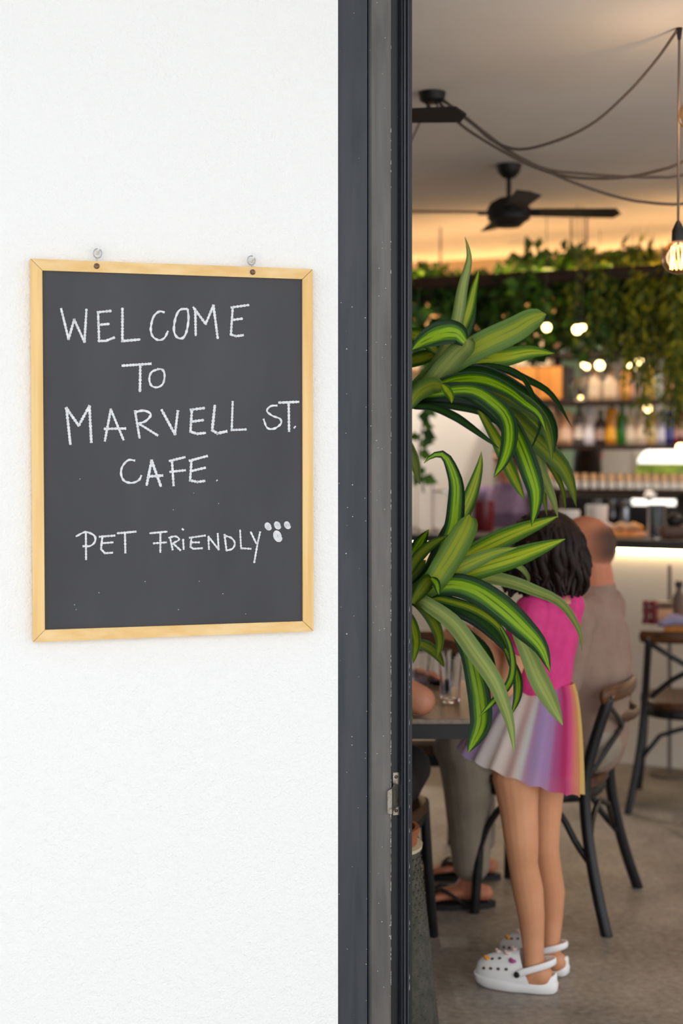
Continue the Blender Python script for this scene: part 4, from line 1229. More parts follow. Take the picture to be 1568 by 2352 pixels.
uv = N.new('ShaderNodeUVMap'); sp = N.new('ShaderNodeSeparateXYZ'); L.new(uv.outputs[0], sp.inputs[0])
def edge_(o):
    a = N.new('ShaderNodeMath'); a.operation = 'SUBTRACT'; a.inputs[1].default_value = .5; L.new(o, a.inputs[0])
    b = N.new('ShaderNodeMath'); b.operation = 'ABSOLUTE'; L.new(a.outputs[0], b.inputs[0])
    c = N.new('ShaderNodeMapRange'); c.interpolation_type = 'SMOOTHSTEP'; c.inputs[1].default_value = .5; c.inputs[2].default_value = .12; L.new(b.outputs[0], c.inputs[0]); return c.outputs[0]
pr = N.new('ShaderNodeMath'); pr.operation = 'MULTIPLY'; L.new(edge_(sp.outputs[0]), pr.inputs[0]); L.new(edge_(sp.outputs[1]), pr.inputs[1])
p2_ = N.new('ShaderNodeMath'); p2_.operation = 'MULTIPLY'; p2_.inputs[1].default_value = .82; L.new(pr.outputs[0], p2_.inputs[0]); L.new(p2_.outputs[0], bs.inputs['Alpha'])
bs.inputs['Base Color'].default_value = lin((74, 56, 46)); bs.inputs['Roughness'].default_value = .85
mb.build('cropped_hair', ms_, man, True)
mb = MB(); bc = (hipL + hipR) / 2 + V(.03, 0, .085); pts = []
for k in range(25):
    a = 2 * math.pi * k / 24; pts.append(bc + mf * .140 * math.cos(a) + ml * .192 * math.sin(a))
mb.limb(pts, [(.016, .006)] * 25, side=(0, 0, 1), n=8); mb.build('belt', M['seat_wood'], man, True)
# t-shirt
mb = MB()
mb.limb([TP[0] + V(0, 0, -.02), TP[1], TP[2], TP[3], TP[4] + V(0, 0, .0), neckb + V(0, 0, .022)], [(.185, .150), (.185, .142), (.193, .142), (.192, .128), (.135, .108), (.076, .074)], side=ml, n=24)
for sh, e_ in ((sL, eL), (sR, eR)):
    d_ = (e_ - sh).normalized(); l_ = (e_ - sh).length
    mb.limb([sh + V(0, 0, .004), sh + d_ * .4 * l_, sh + d_ * .86 * l_], [.078, .078, .072], n=16)
mb.limb([sL, TP[4] + V(0, 0, -.01), sR], [.072, .09, .072])
shirt = remesh_build(mb, 't_shirt', M['taupe'], man, .007, 4)
mb = MB()
for hp, kn, an in ((hipL, kL, aL), (hipR, kR, aR)):
    hem = an + V(0, 0, .045)
    mb.limb([hp, hp.lerp(kn, .5) + V(0, 0, .005), kn + V(-.02, 0, .012)], [.098, .096, .086], n=16)
    mb.limb([kn + V(-.01, 0, 0), kn.lerp(hem, .35), kn.lerp(hem, .75), hem], [.084, .080, .070, .062], n=16)
mb.limb([hipL + V(.02, 0, .0), hipR + V(.02, 0, 0)], [.112, .112])
remesh_build(mb, 'trousers', M['trouser'], man, .007, 4)
def flip_flop(name, ft, d, label):
    heel, toe, s = ft; d = Vector(d).normalized(); c = (heel + toe) / 2; c.z = 0
    vs = []; fs = []; n = 28
    for z in (.001, .018):
        for k in range(n):
            a = 2 * math.pi * k / n; x = .142 * math.cos(a); y = (.053 if x > 0 else .041) * math.sin(a) * (1 if abs(math.sin(a)) < .8 else .97)
            vs.append(c + d * (x + .012) + s * y + V(0, 0, z))
    for k in range(n): fs.append((k, (k + 1) % n, n + (k + 1) % n, n + k))
    fs.append(list(range(n))[::-1]); fs.append(list(range(n, 2 * n)))
    mb = MB(); mb.add(vs, fs); o = mb.build(name, M['black_rubber'], man, 'auto'); o['label'] = label
    post = c + d * .085 + V(0, 0, .05)
    for sg in (-1, 1):
        pts = catmull([post - V(0, 0, .028), post - d * .03 + s * sg * .022 + V(0, 0, .012), post - d * .08 + s * sg * .046 - V(0, 0, .008), post - d * .115 + s * sg * .045 - V(0, 0, .034)], 8)
        mb = MB(); mb.limb(pts, [(.004, .010)] * 9, side=(0, 0, 1), n=8); mb.build('strap', M['black_rubber'], o, True)
flip_flop('flip_flop', fL, (-1, .02, 0), 'black flip-flop on the near foot'); flip_flop('flip_flop', fR, (-1, .05, 0), 'black flip-flop on the far foot')

# --- diner hidden by the door frame: forearm on the table, dark clothes
dr_ = V(-.05, 4.26, 0)
diner = thing('person', 'diner in dark clothes resting an elbow on the cafe table', 'person', dr_)
df = Vector((.94, -.34, 0)); dl = Vector((.34, .94, 0))
mb = MB()
pv = V(-.04, 4.27, .56); cv = V(-.17, 4.30, .88); sv = V(-.16, 4.30, 1.00)
mb.limb([pv, V(-.13, 4.29, .72), cv, sv], [(.16, .115), (.15, .11), (.165, .11), (.12, .075)], side=dl, n=20)
hcd = V(-.13, 4.29, 1.20); mb.limb([sv, hcd - V(0, 0, .06)], [.055, .052]); head_shape(mb, hcd, df)
sN = sv - dl * .165 - V(0, 0, .02); sF = sv + dl * .165 - V(0, 0, .02)
elN = P(965, 1612, 3.985) + V(0, 0, .004); wrN = elN + V(-.15, .18, .02)
mb.limb([sN, sN.lerp(elN, .5), elN], [.05, .046, .043]); mb.limb([elN, elN.lerp(wrN, .45), wrN], [.043, .041, .029]); hand(mb, wrN, wrN - elN, (0, 0, 1), 1, .6)
elF = sF + V(.10, .02, -.22); wrF = elF + V(.16, -.02, .01); wrF.z = max(wrF.z, .79)
mb.limb([sF, elF], [.05, .043]); mb.limb([elF, wrF], [.042, .029]); hand(mb, wrF, wrF - elF, (0, 0, 1), 1, .5, -1)
kN = V(.155, 4.10, .535); kF = V(.20, 4.30, .535)
for hp, kn in ((pv - dl * .09, kN), (pv + dl * .09, kF)):
    mb.limb([hp, kn], [.08, .058]); mb.limb([kn, kn + V(-.20, .05, -.44)], [.055, .036]); foot(mb, kn + V(-.20, .05, -.44), df)
remesh_build(mb, 'body', M['skin_fair'], diner, .0065, 3)
mb = MB(); mb.limb([pv, V(-.13, 4.29, .72), cv, sv + V(0, 0, .01)], [(.172, .128), (.162, .122), (.177, .122), (.125, .085)], side=dl, n=20)
for sh, e_ in ((sN, elN), (sF, elF)):
    d_ = (e_ - sh); mb.limb([sh, sh + d_ * .5], [.064, .06])
for hp, kn in ((pv - dl * .09, kN), (pv + dl * .09, kF)):
    mb.limb([hp, kn], [.094, .072]); mb.limb([kn, kn + V(-.175, .045, -.38)], [.07, .056])
remesh_build(mb, 'dark_clothes', M['dark_cloth'], diner, .008, 4)
mb = MB(); mb.ball(hcd + V(0, 0, .024) - df * .02, (.104, .088, .104), 18, Matrix((df, dl, V(0, 0, 1))).transposed()); mb.build('hair', M['hair'], diner, True)

# ------------------------------------------------------------------ bar (its own axes: u to the right, v away from the street)
BANG = math.radians(25)
EU = Vector((math.cos(BANG), -math.sin(BANG), 0)); EV = Vector((math.sin(BANG), math.cos(BANG), 0))
B0 = P(1568, 1030, 6.6); B0.z = 0
def bar(u, v, z): return B0 + EU * u + EV * v + Vector((0, 0, z))
MBAR = Matrix.Translation(B0) @ Matrix(((EU.x, EV.x, 0, 0), (EU.y, EV.y, 0, 0), (0, 0, 1, 0), (0, 0, 0, 1)))
def bray(px, py, v):
    """(u, z) on the bar plane at v seen at a pixel"""
    d = Vector(((px - CX) / F, 1.0, -(py - CY) / F)); o = Vector((0, 0, H))
    t = (B0 + EV * v - o).dot(EV) / d.dot(EV)
    q = o + d * t
    return (q - B0).dot(EU), q.z
UL, UR = -3.4, 2.6
VB = 1.62                          # wall behind the shelves

# counter
croot = thing('bar_counter', 'long dark-topped bar counter with a lit cream front', 'counter', bar(-.4, .35, 0))
CT = bray(1450, 1238, 0.0)[1]
mb = MB(MBAR); mb.rbox(((UL + UR) / 2, .30, CT - .022), (UR - UL, .72, .044), .006); mb.build('counter_top', M['counter'], croot)
mb = MB(MBAR); mb.box(((UL + UR) / 2, .36, (CT - .05) / 2), (UR - UL - .05, .56, CT - .05)); mb.build('counter_body', M['inwall'], croot)
k = 0; u = UL + .03
while u < UR - .1:
    w = min(1.15, UR - .03 - u)
    mb = MB(MBAR); mb.box((u + w / 2, .07, (CT - .06) / 2 + .04), (w - .008, .02, CT - .14)); mb.build('front_panel', M['counter_front'], croot); u += w
mb = MB(MBAR); mb.box(((UL + UR) / 2, .075, .04), (UR - UL - .05, .03, .08)); mb.build('plinth', M['counter_front'], croot)
mb = MB(MBAR); mb.box(((UL + UR) / 2, .045, CT - .050), (UR - UL - .1, .018, .010)); mb.build('led_strip', M['led'], croot)

# back wall; an added opening stands in for the mirror behind the shelves
mb = MB(MBAR)
ua = bray(1262, 1030, VB)[0]
zsp = bray(1450, 1125, VB)[1]; ztop = bray(1450, 700, VB)[1]
mb.box(((UL - 2 + ua) / 2, VB + .05, CEIL / 2), (ua - UL + 2, .1, CEIL))
mb.box(((ua + 6) / 2, VB + .05, zsp / 2), (6 - ua, .1, zsp))
mb.box(((ua + 6) / 2, VB + .05, (ztop + CEIL) / 2), (6 - ua, .1, CEIL - ztop))
struct(mb.build('wall_back', M['backwall']))
for k, (z, h, d) in enumerate(((CEIL - .055, .11, .09), (CEIL - .16, .03, .05))):
    mb = MB(MBAR); mb.box((1, VB - d / 2, z), (9.5, d, h)); struct(mb.build('trim_%d' % (k + 2), M['backwall']))
# white panel wall at the far left of the bar
u0, u1 = bray(880, 1030, VB)[0], bray(1138, 1030, VB)[0]
mb = MB(MBAR); mb.box(((u0 + u1) / 2, VB - .02, .98), (u1 - u0, .03, 1.96)); struct(mb.build('wall_back_panel', M['inwall']))
# room added beyond, in place of the mirror's reflection
VK = 3.2
mb = MB(MBAR); mb.box((2.0, VK, CEIL / 2), (9, .1, CEIL)); struct(mb.build('wall_kitchen', M['kitchen_wall']))
um = bray(1307, 1030, VK - .12)[0]
mb = MB(MBAR); mb.box((um, VK - .12, 1.15), (.17, .06, 2.3)); tag(mb.build('mint_column', M['mint'], None, loc=bar(um, VK - .12, 0)), 'pale mint upright behind the bottle shelves', 'column')
ug, zg0 = bray(1465, 1088, VK - .06); ug2, zg1 = bray(1640, 1040, VK - .06)  # flat leafy panel added for the greenery in the mirror
win = thing('kitchen_window', 'window onto green hedge under the white lamp', 'window', bar((ug + ug2) / 2, VK - .06, zg0))
mb = MB(MBAR); mb.box(((ug + ug2) / 2, VK - .058, (zg0 + zg1) / 2), (ug2 - ug + .04, .02, zg1 - zg0 + .04)); mb.build('window_frame', M['inwall'], win)
mb = MB(MBAR)
for k in range(240):
    a = bray(1465 + 175 * rnd.random(), 1044 + 42 * rnd.random(), VK - .075); r = rnd.uniform(.02, .045)
    b1, b2 = rnd.uniform(0, 6), rnd.uniform(.4, 1)
    mb.add([(a[0] + r * math.cos(b1 + j * 1.57) * (1 if j % 2 else .45), VK - .075 - .02 * b2 * (j % 2), a[1] + r * math.sin(b1 + j * 1.57) * (1 if j % 2 else .45)) for j in range(4)], [(0, 1, 2, 3)])
hg = mb.build('hedge_view', M['hedge'], win); hg['kind'] = 'stuff'
# white lamp shade in the pass-through
ulc, zlc = bray(1525, 1046, 2.35)
lamp = thing('pendant_lamp', 'wide white lit lamp shade hanging behind the bottle shelf', 'lamp', bar(ulc, 2.35, zlc))
mb = MB(); c = bar(ulc, 2.35, zlc - .05); mb.lathe([(.165, 0), (.16, .03), (.13, .07), (.08, .098), (.03, .105), (0, .106)], 32, c); mb.build('lamp_shade', M['lamp_white'], lamp, True)
mb = MB(); mb.limb([c + V(0, 0, .1), V(c.x, c.y, CEIL - .01)], [.004, .004], n=6); mb.build('cord', M['cable'], lamp)

# shelves
SH = thing('bottle_shelf', 'dark shelving behind the bar holding rows of bottles', 'shelf', bar(.9, 1.45, 0))
VS = 1.40
zs = {}
for nm, py in (('top', 806), ('upper', 918), ('mid', 1022), ('cups', 1124)):
    ul, z = bray(1450, py, VS - .13); zs[nm] = z
    uL = bray(1262 if nm != 'upper' else 1110, py, VS)[0]
    mb = MB(MBAR); mb.rbox(((uL + 3.0) / 2, VS, z - .014), (3.0 - uL, .26, .028), .003); mb.build('shelf_board', M['dark_wood'], SH)
for px in (1268, 1660, 1900):
    uP = bray(px, 1030, VS)[0]
    mb = MB(MBAR); mb.box((uP, VS + .11, 1.63), (.035, .035, 1.335)); mb.build('upright', M['dark_wood'], SH)
# strip and channel added on the shelving to warm the ceiling
zu = zs['top'] + .012
mb = MB(MBAR); mb.box((-.2, VS + .08, zu + .012), (5.6, .05, .014)); mb.build('led_strip', M['led_top'], SH)
mb = MB(MBAR); mb.box((-.2, VS + .08, zu), (5.6, .07, .008)); mb.box((-.2, VS + .046, zu + .016), (5.6, .006, .034)); mb.box((-.2, VS + .114, zu + .016), (5.6, .006, .034)); mb.build('led_channel', M['black_metal'], SH)
# honey wood cabinet on the left of the shelves
u0, z1 = bray(1120, 842, VS - .15); u1, z0 = bray(1288, 925, VS - .15)
cab = thing('wall_cabinet', 'honey-coloured wooden wall cabinet left of the bottle shelves', 'cabinet', bar((u0 + u1) / 2, VS, zs['upper']))
mb = MB(MBAR); mb.box(((u0 + u1) / 2, VS + .01, (zs['upper'] + z1) / 2), (u1 - u0, .24, z1 - zs['upper'] - .002)); mb.build('carcass', M['dark_wood'], cab)
for k in range(3):
    a, b = lerp(u0, u1, k / 3), lerp(u0, u1, (k + 1) / 3)
    mb = MB(MBAR); mb.rbox(((a + b) / 2, VS - .115, (zs['upper'] + z1) / 2), (b - a - .008, .018, z1 - zs['upper'] - .02), .003); dd = mb.build('door_panel', M['honey_wood'], cab)

def bcol(c): 
    key = 'bot%d_%d_%d' % c
    if key not in M: M[key] = pm(key.replace('bot', 'bottle_tint_'), c, None, rough=.15, coat=.3)
    return M[key]
def bottle(px, shelf, h, r, c, cap, lab, label, shape=0, group='bottles on the bar shelves'):
    u, _ = bray(px, 1030, VS - .05); p = bar(u, VS - .05, zs[shelf] + .001)
    t = thing('bottle', label, 'bottle', p, 0, group)
    if shape == 0: prof = [(r * .9, 0), (r, .008), (r, h * .58), (r * .9, h * .66), (r * .42, h * .76), (r * .36, h * .95), (0, h * .95)]
    elif shape == 1: prof = [(r * .9, 0), (r, .01), (r * 1.02, h * .5), (r * .55, h * .7), (r * .4, h * .95), (0, h * .95)]
    else: prof = [(r * .9, 0), (r, .006), (r, h * .85), (r * .8, h * .95), (0, h * .95)]
    mb = MB(); mb.lathe(prof, 16, p); mb.build('bottle_glass', bcol(c), t, 'auto')
    mb = MB(); mb.lathe([(r * .46, h * .9), (r * .46, h), (0, h)], 12, p); mb.build('cap', bcol(cap), t, 'auto')
    if lab: 
        mb = MB(); mb.lathe([(r * 1.015, h * .14), (r * 1.02, h * .46)], 16, p, cap=False); mb.build('paper_label', bcol(lab), t, True)
MID = [(1274, .235, .034, (206, 170, 130), (60, 40, 30), None, 0, 'straw-coloured bottle at the left end of the middle shelf'),
 (1301, .20, .040, (212, 164, 128), (190, 140, 110), (230, 190, 160), 2, 'squat peach bottle on the middle shelf'),
 (1330, .255, .032, (98, 90, 92), (240, 120, 40), (232, 214, 200), 0, 'dark bottle with an orange cap on the middle shelf'),
 (1354, .25, .034, (220, 214, 224), (200, 200, 200), (236, 230, 232), 1, 'clear bottle with a white label on the middle shelf'),
 (1379, .20, .033, (42, 34, 34), (30, 26, 26), (170, 140, 124), 0, 'black bottle with a tan label on the middle shelf'),
 (1405, .22, .036, (214, 142, 30), (20, 18, 18), (236, 170, 40), 2, 'amber bottle with a black cap on the middle shelf'),
 (1428, .235, .033, (34, 108, 30), (20, 60, 20), None, 0, 'bright green bottle on the middle shelf'),
 (1449, .23, .034, (196, 186, 160), (60, 140, 40), (222, 200, 176), 1, 'cream bottle with a green cap on the middle shelf'),
 (1474, .275, .034, (220, 196, 176), (226, 206, 190), (238, 214, 190), 0, 'tall cream bottle on the middle shelf'),
 (1499, .24, .034, (200, 168, 110), (180, 150, 90), (214, 190, 140), 1, 'golden bottle on the middle shelf'),
 (1521, .20, .033, (176, 180, 204), (230, 230, 236), (206, 204, 220), 2, 'pale blue bottle on the middle shelf'),
 (1539, .24, .034, (36, 40, 96), (220, 220, 226), (60, 66, 130), 0, 'navy blue bottle on the middle shelf'),
 (1562, .27, .036, (150, 34, 30), (120, 24, 22), (196, 150, 140), 0, 'tall red bottle on the middle shelf'),
 (1588, .25, .034, (170, 60, 40), (40, 30, 26), (200, 160, 120), 0, 'rust-coloured bottle past the red one')]
for px, h, r, c, cap, lab, sh, lb in MID: bottle(px, 'mid', h, r, c, cap, lab, lb, sh)
TOPB = [(1318, .10, .030, (70, 74, 60), (60, 60, 50), None, 2, 'small dark jar left of the upper shelf row'),
 (1366, .20, .040, (206, 178, 146), (180, 160, 140), (214, 190, 160), 1, 'round cream bottle on the upper shelf'),
 (1402, .19, .042, (198, 170, 140), (170, 120, 60), (216, 190, 160), 1, 'bulbous beige bottle on the upper shelf'),
 (1438, .25, .036, (186, 130, 62), (120, 80, 40), (214, 152, 80), 0, 'amber bottle with an orange label on the upper shelf'),
 (1466, .18, .036, (150, 136, 134), (120, 120, 124), (196, 160, 150), 2, 'grey-pink bottle on the upper shelf'),
 (1494, .20, .040, (170, 142, 60), (150, 130, 50), (186, 154, 70), 2, 'mustard-yellow bottle on the upper shelf'),
 (1513, .27, .030, (150, 160, 150), (180, 190, 186), None, 0, 'slim clear bottle on the upper shelf'),
 (1535, .26, .032, (176, 130, 110), (130, 90, 80), (190, 140, 124), 0, 'slim rosy bottle on the upper shelf'),
 (1562, .20, .036, (206, 140, 30), (150, 90, 20), (222, 160, 40), 2, 'orange bottle at the right of the upper shelf')]
for px, h, r, c, cap, lab, sh, lb in TOPB: bottle(px, 'upper', h, r, c, cap, lab, lb, sh)
u, _ = bray(1332, 1030, VS - .06); p = bar(u, VS - .06, zs['upper'] + .001)
t = thing('cocktail_glass', 'flared pale cocktail glass at the left of the upper shelf', 'glass', p)
mb = MB(); mb.lathe([(.035, 0), (.034, .004), (.006, .012), (.005, .05), (.02, .07), (.055, .13), (.053, .13), (.018, .074), (0, .066)], 20, p); mb.build('bowl_and_stem', bcol((204, 188, 166)), t, 'auto')
# row of cups
cup_proto = None
N_CUP = 17
for k in range(N_CUP):
    px = 1262 + k * 20.4
    u, _ = bray(px, 1030, VS - .07); p = bar(u, VS - .07, zs['cups'] + .001)
    lb = '%s white takeaway cup from the left in the row under the bottles' % ['first', 'second', 'third', 'fourth', 'fifth', 'sixth', 'seventh', 'eighth', 'ninth', 'tenth', 'eleventh', 'twelfth', 'thirteenth', 'fourteenth', 'fifteenth', 'sixteenth', 'seventeenth'][k]
    if cup_proto is None:
        cup_proto = thing('takeaway_cup', lb, 'cup', p, 0, 'row of cups under the bottle shelves')
        mb = MB(); mb.lathe([(.019, 0), (.0195, .003), (.0215, .045), (0, .045)], 16, p); mb.build('cup_body', M['white_ceramic'], cup_proto, 'auto')
        mb = MB(); mb.lathe([(.0218, .040), (.0225, .082), (.021, .086), (0, .084)], 16, p); mb.build('lid', M['tan_paper'], cup_proto, 'auto')
    else: dup(cup_proto, p, 0, lb)

# work bench, coffee machine and things on the counter
wb = thing('back_bench', 'dark work bench under the shelves behind the bar', 'bench', bar(0, 1.35, 0))
zb = .92
mb = MB(MBAR); mb.box((.2, 1.30, zb / 2), (5.8, .5, zb)); mb.build('bench_body', M['counter'], wb)
mb = MB(MBAR); mb.rbox((.2, 1.30, zb + .02), (5.9, .54, .04), .005); mb.build('bench_top', M['counter'], wb)
u0, u1 = bray(1300, 1150, 1.2)[0], bray(1560, 1150, 1.2)[0]
cm = thing('coffee_machine', 'black coffee machine with steel fittings behind the counter', 'coffee machine', bar((u0 + u1) / 2, 1.25, zb + .04))
zc0, zc1 = zb + .04, min(bray(1450, 1132, 1.0)[1], zs['cups'] - .035)
mb = MB(MBAR); mb.rbox(((u0 + u1) / 2, 1.28, (zc0 + zc1) / 2), (u1 - u0, .34, zc1 - zc0), .015); mb.build('machine_body', M['black_metal'], cm, 'auto')
mb = MB(MBAR); mb.rbox((u1 - .12, 1.10, zc1 - .03), (.24, .03, .035), .006); mb.build('lit_panel', M['lamp_white'], cm, 'auto')
for px, w_, h_ in ((1434, .04, .09), (1372, .03, .06), (1405, .03, .06)):
    uu = bray(px, 1150, 1.06)[0]
    mb = MB(MBAR); mb.lathe([(w_ * .7, 0), (w_ * .8, .02), (w_ * .6, h_), (w_, h_ + .02), (w_, h_ + .04), (0, h_ + .04)], 16, (uu, 1.07, zc1 - h_ - .06)); mb.build('group_head', M['steel'], cm, 'auto')
uu, zz = bray(1485, 1140, 1.0)
mb = MB(MBAR); mb.ball((uu, 1.06, zz), .03, 14); mb.limb([(uu, 1.09, zz), (uu, 1.2, zz)], [.01, .01], n=8); mb.build('round_gauge', M['white_ceramic'], cm, True)
def pot_cyl(name, px, py_b, py_t, v, wpx, mat, label, cat, lid=None, taper=.95):
    u, _ = bray(px, 1030, v); d = bar(u, v, 0).y; r = wpx * d / F / 2
    z0 = CT + .0008; z1 = bray(px, py_t, v)[1]
    p = bar(u, v, z0); h = max(.03, z1 - z0)
    t = thing(name, label, cat, p)
    mb = MB(); mb.lathe([(r * taper * .95, 0), (r * taper, .006), (r, h * .96), (r * .98, h), (r * .9, h), (r * .88, .012), (0, .012)], 24, p); mb.build('vessel', mat, t, 'auto')
    if lid:
        mb = MB(); mb.lathe([(r * 1.03, h), (r * 1.03, h + .01), (r * .3, h + .02), (0, h + .022)], 24, p); mb.build('lid', lid, t, 'auto')
    return t
pot_cyl('white_canister', 1303, 1215, 1172, .30, 56, M['white_ceramic'], 'white canister on the counter behind the bald man', 'canister')
pot_cyl('white_canister', 1370, 1210, 1160, .32, 50, M['white_ceramic'], 'white canister on the counter right of the bald head', 'canister')
pot_cyl('glass_jug', 1508, 1225, 1160, .12, 44, M['glass'], 'clear glass jug on the counter at the right', 'jug')
pot_cyl('glass_jar', 975, 1190, 1108, .25, 40, M['glass'], 'tall glass jar on the counter beside the door frame', 'jar', M['steel'])
pot_cyl('glass_jar', 1016, 1190, 1130, .28, 46, M['glass'], 'wide glass jar on the counter, second from the door frame', 'jar', M['steel'])
pot_cyl('dark_crock', 1110, 1195, 1150, .30, 50, M['red_mill'], 'dark red crock on the counter before the barista', 'crock')
c = bar(bray(1425, 1030, .2)[0], .2, CT + .001)
pl = thing('pastry_board', 'wooden board of pastries on the counter', 'board', c)
mb = MB(); mb.lathe([(.12, 0), (.125, .008), (.12, .014), (0, .014)], 28, c); mb.build('round_board', M['honey_wood'], pl, 'auto')
for k, (dx, dy, mt) in enumerate(((-.06, 0, 'charm_pale'), (.02, .05, 'tan_paper'), (.04, -.05, 'tan_paper'), (.07, .01, 'orange'), (-.01, -.02, 'tan_paper'))):
    o = MB(); pp = c + V(dx, dy, .0145)
    o.limb([pp + V(-.03, 0, .022), pp + V(0, .012, .028), pp + V(.03, 0, .022)], [.014, .024, .014], n=10)
    tag(o.build('pastry', M[mt], None, True, loc=pp), ['pink pastry on the counter board', 'golden pastry at the back of the board', 'golden pastry at the front of the board', 'orange pastry on the right of the board', 'golden pastry in the middle of the board'][k], 'pastry', 'pastries on the counter')
c = bar(bray(1556, 1030, .15)[0], .15, CT + .001)
tr = thing('copper_tray', 'copper tray on the counter at the right edge', 'tray', c)
mb = MB(); mb.rbox(c + V(0, 0, .03), (.16, .12, .06), .01); mb.build('tray_body', M['rail_wood'], tr, 'auto'); mb = MB(); mb.ball(c + V(-.02, -.02, .085), (.04, .035, .035), 12); mb.build('dark_bowl', M['black_metal'], tr, True)

# ------------------------------------------------------------------ people behind the bar
def stander(loc, f, top, mat, label, hairmat, zoff=0.0, k=1.0, armfwd=True):
    t = thing('person', label, 'person', loc); f = Vector(f).normalized(); l = Vector((-f.y, f.x, 0)); p = Vector(loc)
    mb = MB(); z = lambda h: p + V(0, 0, h * top)
    for s in (-1, 1):
        mb.limb([z(.52) + l * s * .085, z(.28) + l * s * .09, z(.045) + l * s * .09], [.085, .056, .036]); foot(mb, z(.045) + l * s * .09, f)
    mb.limb([z(.52), z(.62), z(.74), z(.81)], [(.165, .11), (.14, .10), (.175, .11), (.12, .07)], side=l, n=18)
    hc_ = z(.925) + f * .02; mb.limb([z(.80), hc_ - V(0, 0, .05)], [.056, .052]); head_shape(mb, hc_, f + V(0, 0, -.2))
    arms = []
    for s in (-1, 1):
        sh = z(.795) + l * s * .175; el = sh + V(0, 0, -.27) + l * s * .04 + f * .03; wr = el + f * .22 + V(0, 0, .04) - l * s * .06
        mb.limb([sh, el], [.052, .042]); mb.limb([el, wr], [.042, .028]); hand(mb, wr, wr - el, (0, 0, 1), 1, .5, s); arms.append((sh, el))
    remesh_build(mb, 'body', M['skin_fair'], t, .008, 3)
    mb = MB(); mb.limb([z(.50), z(.62), z(.74), z(.815)], [(.178, .122), (.155, .115), (.188, .122), (.115, .08)], side=l, n=18)
    for sh, el in arms: mb.limb([sh, sh.lerp(el, .55)], [.066, .06])
    remesh_build(mb, 'shirt', mat, t, .009, 3)
    mb = MB()
    for s in (-1, 1): mb.limb([z(.53) + l * s * .085, z(.28) + l * s * .09, z(.06) + l * s * .09], [.10, .076, .06])
    remesh_build(mb, 'trousers', M['dark_cloth'], t, .01, 3)
    mb = MB(); R = Matrix((f, l, V(0, 0, 1))).transposed()
    mb.ball(hc_ + V(0, 0, .03) - f * .022, (.106, .088, .104), 18, R)
    if hairmat == 'long': mb.limb([hc_ + V(0, 0, .03) - f * .05, hc_ - V(0, 0, .10) - f * .065, hc_ - V(0, 0, .24) - f * .07], [(.085, .06), (.095, .055), (.10, .03)], side=l)
    mb.build('hair', M['hair'], t, True)
u, _ = bray(1172, 1030, .88)
stander(bar(u, .88, 0), (-.5, -.6, 0), 1.55, M['lilac_shirt'], 'barista in a lilac checked shirt behind the counter', 'short')
u, _ = bray(1352, 1030, 2.15)
stander(bar(u, 2.15, 0), (.42, .9, 0), 1.58, M['dark_cloth'], 'dark-haired person seen through the gap under the bottles', 'long')

# ------------------------------------------------------------------ rack of hanging plants above the counter
VR = .12
ZR = bray(1450, 628, VR)[1]
rack = thing('plant_rack', 'long dark timber rack of hanging plants slung above the bar', 'rack', bar(-.4, VR + .15, ZR - .05))
for v in (VR, VR + .34):
    mb = MB(MBAR); mb.rbox((-.3, v, ZR), (5.4, .035, .05), .003); mb.build('rail', M['dark_wood'], rack)
for k in range(13):
    mb = MB(MBAR); mb.rbox((-2.9 + k * .43, VR + .17, ZR + .002), (.03, .32, .03), .003); mb.build('cross_slat', M['dark_wood'], rack)
for px in (1303, 1338, 1640, 1000):
    u, _ = bray(px, 560, VR + .1)
    mb = MB(MBAR); mb.limb([(u, VR + .17, ZR), (u, VR + .17, CEIL - .005)], [.005, .005], n=8); mb.build('hanger_rod', M['cable'], rack)

mb = MB(MBAR); mb.box((-.3, VR + .34, ZR + .030), (5.2, .012, .006)); mb.box((-.3, VR + .004, ZR + .030), (5.2, .012, .006)); mb.build('led_strip', M['led_rack'], rack)  # strips added on the rack to spread the orange ceiling glow
mb = MB(MBAR); mb.box((-.3, VR + .325, ZR + .0295), (5.4, .005, .010)); mb.box((-.3, VR - .014, ZR + .0295), (5.4, .005, .0105)); mb.build('led_lip', M['dark_wood'], rack)  # lip that hides the added strips from below

